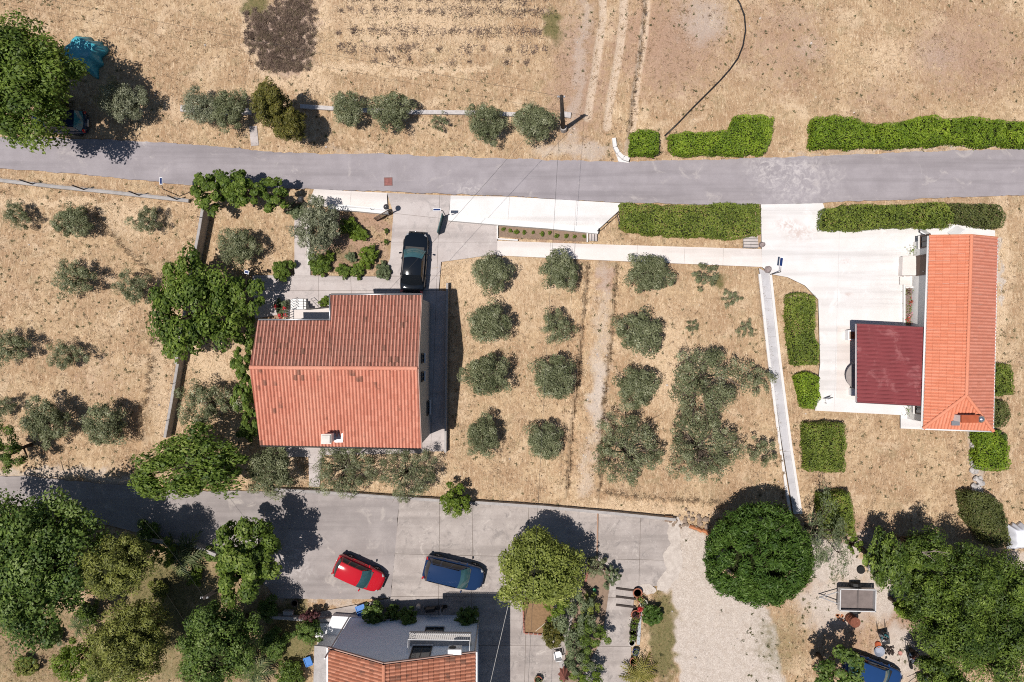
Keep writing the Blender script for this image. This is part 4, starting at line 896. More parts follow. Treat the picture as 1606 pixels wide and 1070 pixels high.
OLIVES = [
 ((195, 161, 40), 'grey', 'greyish olive nearest the big shade tree over the parked car', 'r'),
 ((315, 169, 32), 'grey', 'left olive of the touching pair left of the cypress', 'r'),
 ((360, 172, 37), 'dense', 'right olive of the touching pair left of the cypress', 'r'),
 ((545, 172, 32), 'dense', 'small olive first to the right of the cypress', 'r'),
 ((612, 174, 38), 'dense', 'taller olive in the gap between stubble field and road, second right of the cypress', 'r'),
 ((762, 192, 37), 'dense', 'olive above the road, next but one left of the utility pole', 'r'),
 ((837, 190, 38), 'dense', 'olive above the road standing directly left of the utility pole', 'r'),
 ((26, 336, 34), 'open', 'patchy olive at the left picture edge just below the roadside posts', 'l'),
 ((114, 347, 38), 'dense', 'rounded olive below the roadside posts with a dark furrow running from it', 'l'),
 ((229, 346, 34), 'open', 'see-through olive below the solar lamp on the roadside kerb', 'l'),
 ((115, 437, 46), 'open', 'wide ragged olive second down in the left orchard', 'l'),
 ((208, 452, 42), 'open', 'ragged olive left of the big fig tree', 'l'),
 ((102, 557, 38), 'open', 'olive in the middle of the left orchard above the pair of wide ones', 'l'),
 ((14, 545, 44), 'open', 'dark branchy olive cut by the left picture edge', 'l'),
 ((72, 660, 48), 'dense', 'left one of two wide olives above the lower road on the left', 'l'),
 ((165, 665, 46), 'dense', 'right one of two wide olives above the lower road on the left, beside a furrow', 'l'),
 ((0, 640, 32), 'open', 'small dark olive cut by the left picture edge, below the branchy one', 'l'),
 ((372, 387, 36), 'dense', 'compact olive between the old wall and the grey garden path', None),
 ((320, 633, 46), 'open', 'loose silvery olive between the fallen wall and the ivy on the house', None),
 ((500, 354, 46), 'grey', 'large silvery olive leaning over the whitewashed wall in the front garden', None),
 ((425, 738, 44), 'dense', 'first olive from the left along the wall below the large house', 'h'),
 ((540, 738, 54), 'big', 'middle olive with bare branches along the wall below the large house', 'h'),
 ((640, 742, 52), 'big', 'third olive from the left along the wall below the large house', 'h'),
 ((770, 427, 37), 'dense', 'top olive of the column nearest the large house', 'o'),
 ((877, 424, 35), 'dense', 'top olive of the second column, touching the cream garden path', 'o'),
 ((1018, 430, 40), 'dense', 'tall dense olive overlapping the cream path in the third column', 'o'),
 ((1105, 435, 26), 'thin', 'thin see-through olive below the cream path, fourth column', 'o'),
 ((765, 507, 40), 'dense', 'second olive down in the column nearest the large house', 'o'),
 ((874, 512, 33), 'open', 'second olive down in the second column, small and open', 'o'),
 ((1004, 522, 42), 'dense', 'second olive down in the third column, right of the stony terrace', 'o'),
 ((762, 588, 42), 'dense', 'third olive down in the column nearest the large house', 'o'),
 ((868, 594, 44), 'dense', 'third olive down in the second column, widest of its column', 'o'),
 ((998, 608, 38), 'dense', 'third olive down in the third column, below the two dense ones', 'o'),
 ((1106, 603, 68), 'big', 'largest open-crowned olive with visible limbs, upper of the big pair', 'o'),
 ((1104, 706, 64), 'big', 'large open-crowned olive with visible limbs, lower of the big pair', 'o'),
 ((982, 704, 60), 'big', 'large straggly olive at the foot of the stony terrace', 'o'),
 ((758, 684, 35), 'dense', 'bottom olive of the column nearest the large house', 'o'),
 ((853, 693, 35), 'dense', 'bottom olive of the second column', 'o'),
 ((1190, 596, 26), 'thin', 'wispy young olive by the pale strip path, right of the largest olive', 'o'),
 ((1195, 706, 28), 'thin', 'wispy young olive low down by the pale strip path', 'o'),
 ((1146, 467, 17), 'thin', 'tiny leafy olive shoot right of the thin olive', 'o'),
 ((1085, 514, 13), 'thin', 'smallest green olive sapling in the bare grass above the largest olive', 'o'),
 ((1168, 516, 16), 'thin', 'dry twiggy sapling close to the pale strip path', 'o'),
 ((690, 190, 17), 'thin', 'sparse grey sapling between the two pairs of olives above the road', None),
]
GRP = {'r': 'olives along the upper side of the road', 'l': 'olives of the left orchard', 'o': 'olives of the middle orchard', 'h': 'olives along the wall below the large house'}
cnt = {}
for (px, py, r), kd, lab, g in OLIVES:
    L = OL[kd]; k = cnt.get(kd, 0); cnt[kd] = k + 1; pr = L[k % len(L)]; base = {'dense': 1.7, 'grey': 1.7, 'open': 1.7, 'big': 2.7, 'thin': 1.05}[kd]; sc = r * ((.70 if kd == 'open' else .82) if g == 'l' else .92) / S / base; zc = {'big': 2.0, 'thin': 1.0}.get(kd, 1.65) * sc
    p = P(px, py, zc); p.z = gz(p.x, p.y); put(pr, p, (sc * rr.uniform(.94, 1.06), sc * rr.uniform(.94, 1.06), sc), rr.uniform(0, 6.28), lab, 'olive tree', GRP.get(g))

def solo(kind, seed, px, py, r, zc, hr, lm, n, ls, asp, label, cat='tree', sx=1.0, sy=1.0, ncl=60, rcl=None, bark=None, group=None, **kw):
    R = r / S * (H - zc) / H; rcl = rcl or R * .22
    t = make_tree(kind, seed, R, hr, zc, ncl, rcl, n, ls, asp, lm, bark or M_BARKD, **kw); p = P(px, py, zc); p.z = gz(p.x, p.y) - .03
    t.location = p; t.scale = (sx, sy, 1); return tag(t, label, cat, group)
# broadleaf
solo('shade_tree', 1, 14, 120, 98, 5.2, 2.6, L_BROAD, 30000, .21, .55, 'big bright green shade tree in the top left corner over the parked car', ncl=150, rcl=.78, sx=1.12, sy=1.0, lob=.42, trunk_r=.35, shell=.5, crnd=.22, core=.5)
solo('fig_tree', 2, 305, 482, 76, 3.0, 1.5, L_BROAD, 10500, .24, .62, 'big leafy fig tree growing over the old concrete wall', sx=.88, sy=1.16, ncl=64, lob=.35, trunk_r=.2, crnd=.16)
solo('fig_tree', 3, 373, 470, 38, 2.4, 1.0, L_BROAD, 2600, .22, .6, 'smaller yellow-green fig tree squeezed between the big fig and the house', ncl=26, sy=1.2, lob=.35, trunk_r=.1)
solo('walnut_tree', 4, 297, 732, 80, 3.6, 1.5, L_BROAD, 10500, .24, .58, 'broad green walnut tree overhanging the lower road left of the house', sx=1.16, sy=.70, ncl=74, lob=.3, trunk_r=.22, crnd=.16)
solo('fig_tree', 5, 327, 300, 32, 2.0, .9, L_BROAD, 2400, .22, .6, 'rounded fig bush at the top end of the old wall beside the road', ncl=24, lob=.35, trunk_r=.09, multi=3)
solo('fig_tree', 6, 378, 297, 36, 2.2, .9, L_BROAD, 2800, .22, .6, 'middle fig bush of the row along the road edge', ncl=28, lob=.35, trunk_r=.09, sy=.85, multi=3)
solo('fig_tree', 7, 428, 303, 28, 2.0, .8, L_BROAD, 1900, .22, .6, 'right end fig bush of the row, next to the cream pavement', ncl=20, lob=.35, trunk_r=.08, sy=.9, multi=3)
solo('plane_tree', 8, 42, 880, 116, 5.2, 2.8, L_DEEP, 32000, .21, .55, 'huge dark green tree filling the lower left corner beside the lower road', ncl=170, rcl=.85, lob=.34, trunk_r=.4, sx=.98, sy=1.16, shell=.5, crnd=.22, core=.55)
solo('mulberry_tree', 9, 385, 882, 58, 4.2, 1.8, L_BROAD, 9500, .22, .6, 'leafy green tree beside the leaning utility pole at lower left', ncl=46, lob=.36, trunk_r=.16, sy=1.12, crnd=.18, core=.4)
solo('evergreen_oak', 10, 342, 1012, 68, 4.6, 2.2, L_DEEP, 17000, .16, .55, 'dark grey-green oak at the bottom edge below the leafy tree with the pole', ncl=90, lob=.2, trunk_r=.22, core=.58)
solo('citrus_bush', 11, 120, 1035, 36, 2.2, 1.5, L_BRIGHT, 4200, .16, .5, 'bright green rounded bush left of the ochre conifers at the bottom', ncl=40, lob=.15)
solo('yellow_pine', 12, 186, 886, 54, 5.2, 2.0, L_OCHRE, 15000, .17, .36, 'ochre-green conifer between the huge tree and the lower road', ncl=80, lob=.16, bark=M_BARKD, crnd=.13, core=.6)
solo('yellow_pine', 13, 205, 1008, 66, 4.4, 2.4, L_OCHRE, 22000, .17, .36, 'largest ochre-green conifer at the bottom edge left of the oak', ncl=110, lob=.16, crnd=.13, core=.62)
solo('bay_tree', 14, 10, 706, 36, 2.4, 1.2, L_CON, 4200, .16, .4, 'dark bush at the left edge just above the lower road', ncl=30, lob=.3)
solo('shrub', 15, 258, 868, 22, 1.3, .8, L_BRIGHT, 1500, .15, .5, 'light green shrub squeezed between the ochre conifer and the small palm', ncl=18)
# conical conifer by the road
for k, (x, y, r, z, lab) in enumerate(((425, 165, 30, 3.2, 'upper half of the twin brown-green cypress beside the road'), (455, 195, 32, 2.6, 'lower rounder half of the twin brown-green cypress beside the road'))):
    solo('cypress_tree', 20 + k, x, y, r, z, z * .5, L_THUJA, 9500, .14, .36, lab, ncl=70, lob=.12, core=.55, sx=.95, sy=1.25 if k == 0 else .9, group='twin cypress')
# lime tree, round laurel, feathery tree
solo('lime_tree', 30, 846, 893, 64, 3.4, 1.9, L_LIME, 19000, .17, .55, 'bright yellow-green round tree standing at the edge of the concrete yard', ncl=120, lob=.24, shell=.65, trunk_r=.17, crnd=.12, core=.62)
solo('shrub', 31, 873, 945, 28, 1.6, .9, L_BRIGHT, 2400, .15, .4, 'fresh green shrub tucked under the yellow-green tree', ncl=24)
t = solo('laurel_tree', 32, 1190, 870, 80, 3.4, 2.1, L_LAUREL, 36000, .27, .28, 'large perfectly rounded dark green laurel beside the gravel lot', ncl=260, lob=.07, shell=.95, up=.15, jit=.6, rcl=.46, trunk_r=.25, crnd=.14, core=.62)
solo('feathery_tree', 33, 1293, 845, 46, 3.0, 1.0, L_GREYF, 2900, .2, .16, 'feathery grey-green tree whose thin foliage hangs over the white patch', ncl=36, lob=.4, sy=1.5, sx=.9, limbs=12, trunk_r=.1)
# bottom right thicket
THICK = [(1388, 882, 30, 3.4, 2.6, 'slim light green conifer left of the thicket, right of the white patch', 1.0, 1.7, L_CON), (1445, 862, 42, 3.6, 2.2, 'conifer at the upper left corner of the thicket', 1, 1, L_CON), (1450, 925, 42, 3.4, 2.0, 'dark conifer in the middle left of the thicket', 1, 1.1, L_CON),
 (1512, 900, 58, 4.2, 2.4, 'wide conifer in the middle of the thicket below the dead branch', 1, 1, L_CON), (1575, 915, 55, 4.2, 2.4, 'conifer in the thicket beside the white sheet at the right edge', 1, 1.1, L_CON), (1490, 985, 62, 4.4, 2.6, 'large conifer in the lower middle of the thicket', 1.1, 1, L_CON),
 (1560, 1010, 66, 4.4, 2.6, 'largest bright-tipped conifer at the lower right of the thicket', 1, 1.1, L_CON), (1475, 1055, 46, 3.4, 2.2, 'conifer at the bottom edge right of the junk and wheelbarrows', 1, 1, L_CON), (1420, 955, 20, 2.0, 1.2, 'small lime-green conifer poking out left of the thicket', 1, 1, L_BRIGHT), (1612, 975, 45, 4.0, 2.4, 'conifer cut by the right picture edge', 1, 1.2, L_DEEP)]
for k, (x, y, r, z, h, lab, sx, sy, lm) in enumerate(THICK):
    solo('conifer', 40 + k, x, y, r * .86, z, h, lm, int(2500 + r * r * 2.9), .17, .38, lab, ncl=44, lob=.34, core=.5, sx=sx, sy=sy, group='conifers of the lower right thicket', crnd=.2, rcl=r / S * .25)
solo('leafy_tree', 55, 1318, 1062, 44, 3.4, 1.4, L_DEEP, 4600, .2, .6, 'leafy tree at the bottom edge shading the rear of the old blue car', ncl=38, lob=.3)
solo('shrub', 56, 1340, 855, 15, .9, .5, L_BRIGHT, 700, .13, .5, 'small green shrub on the stones below the clipped hedge block', 'shrub', ncl=12)
solo('shrub', 57, 715, 785, 27, 1.2, .7, L_BRIGHT, 2200, .17, .45, 'bright green bush growing on the low wall between orchard and yard', 'shrub', ncl=34, lob=.25, core=.45)
# front garden shrubs
FG = [(548, 357, 16, L_BRIGHT, 'shrub', 'yellow-green shrub right of the large silvery olive'), (565, 368, 14, L_BRIGHT, 'shrub', 'second yellow-green shrub just below right of the first'), (578, 402, 18, L_BRIGHT, 'shrub', 'bright shrub in the middle of the front garden left of the black car'), (500, 416, 19, L_BROAD, 'shrub', 'low green bush at the foot of the whitewashed wall'), (516, 403, 9, L_BRIGHT, 'shrub', 'tiny bright shrub above the low green bush'),
 (540, 425, 13, L_BROAD, 'shrub', 'round dark shrub, left of two along the path edge'), (561, 424, 13, L_BROAD, 'shrub', 'round dark shrub, right of two along the path edge'), (601, 424, 14, L_GREYF, 'shrub', 'grey-green rounded bush at the corner by the driveway'), (551, 404, 9, L_GREYF, 'shrub', 'small grey herb clump in the front garden soil'), (443, 423, 19, L_BROAD, 'shrub', 'leafy bush at the left edge of the grey garden path'),
 (606, 362, 4, L_BROAD, 'shrub', 'upper of two tiny round shrubs by the drive edge'), (605, 379, 4.5, L_BROAD, 'shrub', 'lower of two tiny round shrubs by the drive edge'), (1148, 412, 4, L_BRIGHT, 'shrub', ''), (465, 330, 15, L_GREYF, 'shrub', 'grey cushion plant beside the corner of the cream pavement'),
 (441, 482, 14, L_GREYF, 'rose_bush', 'rose bush with red flowers beside the porch railing'), (508, 473, 9, L_BRIGHT, 'shrub', 'green plants in the bed between porch and driveway path'), (585, 964, 20, L_DEEP, 'shrub', 'dark rounded shrub in shade beside the blue tub at the bottom house'), (616, 963, 14, L_DEEP, 'shrub', 'low dark shrub in shade between two rounded ones at the bottom house'), (640, 968, 17, L_DEEP, 'shrub', 'dark rounded shrub in shade at the middle of the bottom house front'), (733, 972, 22, L_DEEP, 'shrub', 'largest dark round shrub at the right corner of the bottom house'),  # shrubs before the bottom house: darker leaf colour stands for the house shade
 (484, 990, 22, L_DEEP, 'shrub', 'dark bush beside the white terrace steps'), (487, 968, 14, L_PLUM, 'shrub', 'dark purplish bush at the end of the low pale wall'),
 (868, 996, 20, L_THUJA, 'clipped_bush', 'clipped ball-shaped olive-green bush by the brown garden bed'), (1023, 965, 17, L_LAUREL, 'clipped_bush', 'neat green ball bush right of the garden walk steps'), (1562, 690, 18, L_DEEP, 'shrub', 'dark shrub below the orange house corner')]
FG += [(250, 925, 16, L_OCHRE, 'shrub', 'low ochre shrub on the grass between the two ochre conifers'), (138, 962, 20, L_CON, 'shrub', 'dark undergrowth bush below the huge tree'), (232, 838, 22, L_DEEP, 'shrub', 'dark undergrowth along the wall left of the small palm'), (430, 1010, 26, L_DEEP, 'shrub', 'dark bush between the oak and the lawn'), (455, 1058, 24, L_CON, 'shrub', 'dark bush at the bottom edge beside the lawn'), (420, 955, 20, L_DEEP, 'shrub', 'dark bush below the leafy tree with the pole'), (150, 1062, 16, L_CON, 'shrub', 'dark bush at the bottom edge between bright bush and ochre conifer'), (85, 1000, 15, L_GREYF, 'shrub', 'dry greyish shrub on the bare ground at lower left'), (40, 1045, 18, L_OCHRE, 'shrub', 'dry ochre shrub in the bottom left corner'), (305, 905, 14, L_BRIGHT, 'shrub', 'light green shrub right of the small palm'), (330, 868, 14, L_DEEP, 'shrub', 'dark shrub at the right end of the dark topped wall')]
for k, (x, y, r, lm, kd, lab) in enumerate(FG):
    if not lab: continue
    tall = {585: 1.9, 616: 1.4, 640: 1.9, 733: 2.0, 1023: 1.1, 868: 1.6, 484: 2.2, 487: 1.4}.get(x, .2 + r / S * .7); rS = r / S
    nn = int(250 + rS * rS * 4200); solo(kd, 70 + k, x, y, r, tall * .62, tall * .42, lm, nn, .13 if r > 8 else .08, .45, lab, 'rose bush' if 'rose' in kd else 'shrub', ncl=int(14 + r * 1.5), core=.5, lob=.05 if 'clipped' in kd or x in (585, 616, 640, 733) else .3, shell=.75 if 'clipped' in kd else .35, limbs=4, trunk_r=.03, multi=2)
for x, y, ro in ((432, 481, 0), (438, 495, 1), (446, 484, 0), (440, 500, 1), (447, 494, 0)):
    p = P(x, y, .75); v, r = leaves_at(np.random.default_rng(x), np.random.default_rng(x + 1).normal(0, .06, (40, 3)) + np.array(p), np.tile([0, 0, 1.], (40, 1)), .09, .8, 0); fl = np_mesh('rose_flower', v, 4, L_RED, r, bpy.data.objects.get('rose_bush')); fl.matrix_parent_inverse = Matrix.Translation(-bpy.data.objects['rose_bush'].location)
# garden plants between yard and garden walk
GP = [(905, 965, 34, 2.4, L_GREYF, 'narrow grey-green tree between the yellow-green tree and the garden walk', 1.0, 1.5), (925, 952, 17, 1.5, L_LIME, 'yellow-green plant beside the garden walk', .8, 1.5), (931, 888, 19, 1.4, L_OLIVE, 'ragged shrub with seed heads by the low brick bed', 1.0, 1.0), (958, 905, 15, 1.6, L_GREYF, 'thin wispy shrub at the top of the walk steps', .9, 1.2),
 (925, 1000, 32, 2.3, L_BROAD, 'leafy green shrub overhanging the garden walk', 1, 1), (905, 1030, 30, 2.0, L_GREYF, 'grey shrub in the bed left of the garden walk near the bottom', 1, 1.1), (918, 1062, 28, 1.8, L_BRIGHT, 'light green shrub at the bottom edge left of the garden walk', 1.2, .9)]
for k, (x, y, r, z, lm, lab, sx, sy) in enumerate(GP): solo('shrub', 110 + k, x, y, r, z * .65, z * .4, lm, int(500 + r * r * 2.4), .15, .4, lab, 'shrub', ncl=22, sx=sx, sy=sy, lob=.4, limbs=5, trunk_r=.04)
# ivy climbing along the west wall of the large house
for k, (x, y, r, z, lab) in enumerate(((385, 520, 24, 2.0, 'ivy mass against the house beside the fig, upper part'), (383, 570, 22, 2.2, 'ivy mass on the west wall of the house, middle part'), (382, 622, 22, 2.0, 'ivy mass on the west wall of the house, lower part'), (390, 668, 20, 1.2, 'ivy spilling by the lower left house corner'))):
    solo('ivy', 130 + k, x, y, r, z * .7, z * .5, L_BROAD, 2600, .16, .7, lab, 'ivy', ncl=26, lob=.3, sx=.9, sy=1.35, limbs=4, trunk_r=.03, group='ivy on the west wall')
# palms
def palm(px, py, r, zc, lab, nf=18, lm=None, seed=0):
    rg = np.random.default_rng(seed); root = empty('palm', G(px, py)); p0 = P(px, py, zc); root.location = (p0.x, p0.y, gz(p0.x, p0.y)); b = MB(); b.tube([(0, 0, -.1), (0, 0, zc * .7)], [.14, .11], 8); b.build('trunk', M_BARKD, root)
    for k in range(nf):
        a = k * 2.4 + rg.uniform(-.2, .2); L = r / S * rg.uniform(.8, 1.15); rise = rg.uniform(.05, .6); V = []; u = Vector((math.cos(a), math.sin(a), 0)); s = Vector((-u.y, u.x, 0)); pts = [Vector((0, 0, zc * .7)) + u * L * t + Vector((0, 0, L * (rise * t - .7 * t * t))) for t in np.linspace(0, 1, 9)]
        for i in range(1, 9):
            for q in (-1, 1):
                w_ = L * .26 * math.sin(math.pi * (.25 + .75 * i / 9)) ; tip = pts[i] + s * q * w_ + u * w_ * .7 - Vector((0, 0, .05)); V += [pts[i - 1], pts[i - 1].lerp(pts[i], .8) + Vector((0, 0, .02)), tip]
        V += [pts[0] + s * .015, pts[4] + s * .012, pts[8], pts[0] - s * .015, pts[8], pts[4] - s * .012]
        np_mesh('frond', np.array([tuple(x) for x in V]), 3, lm or L_PALM, rg.random(len(V) // 3), root)
    return tag(root, lab, 'palm')
palm(278, 878, 38, 1.5, 'small fan palm with arching fronds below the dark topped wall', seed=1); palm(395, 1058, 34, 1.6, 'pale spiky palm at the bottom edge right of the oak', seed=2); palm(1005, 1062, 30, 1.2, 'yellowish palm plant at the bottom edge by the pots', 14, leafmat('yellow_palm', (.16, .15, .03), (.34, .30, .08)), seed=3)
palm(120, 985, 22, 1.0, 'small pale palm under the edge of the huge tree at lower left', 10, seed=4)

# ---- clipped hedges
def hedge(pts, h, lm, lab, seed, group=None, dens=330, ls=.10, wob=.15, z0=.0):
    """pts: outline of the TOP in photograph pixels"""
    rg = np.random.default_rng(seed); out = []
    for a, q in zip(pts, pts[1:] + pts[:1]):       # hand-clipped, never quite straight
        L = math.hypot(q[0] - a[0], q[1] - a[1]); nn = max(1, int(L / 6))
        for k in range(nn):
            t = k / nn; x, y = a[0] + (q[0] - a[0]) * t, a[1] + (q[1] - a[1]) * t; w_ = 5.5 * (float(vn(np.array(x / 13 + 40), np.array(y / 13 + 40), seed + 20)) - .5); out.append((x + (q[1] - a[1]) / L * w_, y - (q[0] - a[0]) / L * w_))
    pts = out; c = np.mean(np.array(pts), 0); o = P(c[0], c[1], h); o.z = 0; root = empty('hedge', o, 0, lab, 'hedge', group)
    W = [P(x, y, h) for x, y in pts]; n = len(W); A2 = np.array([(p.x, p.y) for p in W]); bx0, by0 = A2.min(0); bx1, by1 = A2.max(0); area = (bx1 - bx0) * (by1 - by0); k = int(area * dens * 1.5); x = rg.uniform(bx0, bx1, k); y = rg.uniform(by0, by1, k); pl = [(p.x, p.y) for p in W]; d = -polydist(x, y, pl); kp = d > -.02 + .05 * rg.random(k); x, y, d = x[kp], y[kp], d[kp]
    rnd = .28; edge = np.clip(d / rnd, 0, 1); zz = h - rnd * (1 - np.sqrt(np.maximum(1 - (1 - edge) ** 2, 0))) + wob * 2 * (fbm(x * 1.1 + 50, y * 1.1 + 50, seed + 3) - .5) + wob * 1.6 * (vn(x * 4 + 90, y * 4 + 90, seed) - .5) + rg.normal(0, .022, len(x))
    top = np.stack([x, y, zz], -1); nt_ = np.stack([np.zeros(len(x)), np.zeros(len(x)), np.ones(len(x))], -1); P_, N_ = [top], [nt_]
    for i in range(n):
        a, q = W[i], W[(i + 1) % n]; L = (q - a).length; kk = int(L * h * dens * .75); 
        if kk < 1: continue
        t = rg.random(kk); zz = rg.uniform(.05, h - .1, kk); dx, dy = (q.x - a.x) / L, (q.y - a.y) / L; nx, ny = dy, -dx; mx_, my_ = a.x + dx * L / 2 + nx * .05, a.y + dy * L / 2 + ny * .05
        if inside(np.array([mx_]), np.array([my_]), pl)[0]: nx, ny = -nx, -ny
        off = rg.normal(0, .035, kk) + .10 * (vn(t * L * 2.2 + 7 * i, zz * 2.2, seed + 5) - .5); P_.append(np.stack([a.x + dx * L * t + nx * off, a.y + dy * L * t + ny * off, zz], -1)); N_.append(np.tile([nx, ny, .5], (kk, 1)))
    pos = np.concatenate(P_) - np.array([o.x, o.y, 0]); nrm = np.concatenate(N_); v, r = leaves_at(rg, pos, nrm, ls, .55, .75 * (fbm(pos[:, 0] * 1.3 + 60, pos[:, 1] * 1.3 + 60, seed + 9) - .5), .42); np_mesh('foliage', v, 4, lm, r, root)
    b = MB(); cc = Vector((c[0], c[1], 0)); oc = sum(W, Vector()) / n
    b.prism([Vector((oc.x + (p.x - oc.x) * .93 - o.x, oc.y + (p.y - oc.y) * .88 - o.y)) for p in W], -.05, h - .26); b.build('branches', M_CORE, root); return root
hedge([(989, 206), (1005, 202), (1033, 206), (1034, 238), (1020, 242), (990, 241)], 1.0, L_HEDGE, 'small square hedge block by the white kerb corner above the road', 1)
hedge([(1052, 208), (1090, 206), (1145, 203), (1155, 180), (1180, 179), (1216, 182), (1213, 215), (1203, 237), (1150, 239), (1060, 239), (1051, 230)], 1.1, L_HEDGE, 'long stepped bright green hedge above the road', 2)
G3 = 'bright hedges along the right end of the road'
hedge([(1279, 184), (1305, 179), (1340, 184), (1376, 195), (1378, 226), (1340, 229), (1276, 230)], 1.1, L_HEDGE, 'first segment of the right roadside hedge, with a slanted left end', 3, G3)
hedge([(1377, 196), (1420, 188), (1470, 180), (1490, 185), (1492, 222), (1440, 227), (1378, 228)], 1.1, L_HEDGE, 'second segment of the right roadside hedge, rising towards its right end', 4, G3)
hedge([(1490, 183), (1530, 181), (1580, 188), (1582, 224), (1540, 225), (1493, 222)], 1.1, L_HEDGE, 'third segment of the right roadside hedge', 5, G3)
hedge([(1581, 190), (1620, 190), (1680, 195), (1680, 226), (1620, 228), (1583, 225)], 1.1, L_HEDGE, 'last segment of the right roadside hedge, cut by the picture edge', 6, G3)
hedge([(974, 318), (1020, 321), (1080, 322), (1120, 319), (1190, 320), (1195, 335), (1194, 368), (1150, 372), (1060, 369), (1000, 363), (975, 355)], 1.2, L_HEDGEY, 'thick clipped hedge between the road and the cream garden path', 7, wob=.24)
hedge([(1296, 326), (1350, 319), (1420, 320), (1485, 315), (1497, 335), (1493, 354), (1420, 354), (1330, 360), (1292, 358)], 1.2, L_HEDGEY, 'long clipped hedge between the road and the white courtyard', 8, wob=.24)
hedge([(1492, 319), (1540, 318), (1572, 320), (1580, 340), (1575, 356), (1500, 345)], 1.1, L_HEDGED, 'short dark hedge at the gable end of the orange house', 9, wob=.22)
hedge([(1241, 462), (1265, 459), (1280, 465), (1281, 500), (1280, 530), (1288, 540), (1286, 572), (1262, 570), (1248, 573), (1242, 540), (1240, 500)], 1.1, L_HEDGEY, 'upright hedge strip along the left side of the white courtyard', 10, wob=.13)
hedge([(1250, 590), (1265, 586), (1288, 592), (1288, 625), (1280, 642), (1260, 640)], 1.0, L_HEDGE, 'small hedge block just below the courtyard hedge strip', 11)
hedge([(1267, 663), (1326, 666), (1327, 741), (1268, 740)], 1.25, L_HEDGEY, 'square clipped hedge block below the courtyard corner', 12)
hedge([(1291, 778), (1336, 774), (1345, 842), (1300, 846), (1292, 810)], 1.4, L_HEDGEY, 'tall clipped hedge block lowest of the row left of the lawn', 13)
hedge([(1561, 574), (1588, 573), (1594, 620), (1575, 622), (1560, 621)], 1.1, L_HEDGEY, 'hedge block touching the right wall of the orange house', 14)
hedge([(1549, 626), (1582, 630), (1588, 650), (1575, 668), (1550, 675)], 1.0, L_HEDGED, 'loose dark hedge at the lower right corner of the orange house', 15, wob=.2)
hedge([(1536, 678), (1565, 676), (1584, 700), (1585, 738), (1560, 742), (1537, 736)], 1.1, L_HEDGE, 'green hedge block below the orange house beside the loose stone wall', 16, wob=.2)
hedge([(1521, 775), (1550, 776), (1575, 790), (1590, 858), (1560, 860), (1540, 835), (1522, 815)], 1.5, L_HEDGED, 'curved olive-brown hedge block above the thicket', 17, wob=.14)

# ================================================================== VEHICLES
def paint(name, col, coat=1.0, rough=.5, metal=.0): return mat(name, col, rough=rough, metal=metal, var=.04, spec=.0, coat=coat, bump=0)
M_TYRE = mat('tyre_rubber', (.018, .018, .018), rough=.85); M_RIM = mat('alloy_rim', (.45, .45, .47), rough=.3, metal=.9)
M_WSHIELD = mat('windscreen_glass', (.045, .12, .135), rough=.08, spec=.7, var=.15, sc=2.5, bump=0, coat=.6); M_SGLASS = mat('side_glass', (.008, .010, .013), rough=.05, spec=.35, var=0, bump=0, coat=.0)  # teal base colour of the windscreen stands for its sky reflection
M_TRIM = mat('black_trim', (.015, .015, .016), rough=.5); M_LAMP = mat('head_lamp', (.36, .37, .38), rough=.1, spec=.7, bump=0, coat=1); M_TAIL = mat('tail_lamp', (.42, .012, .012), rough=.15, spec=.6, bump=0, coat=1); M_PLATE = mat('blank_plate', (.65, .65, .63), rough=.4, bump=0)
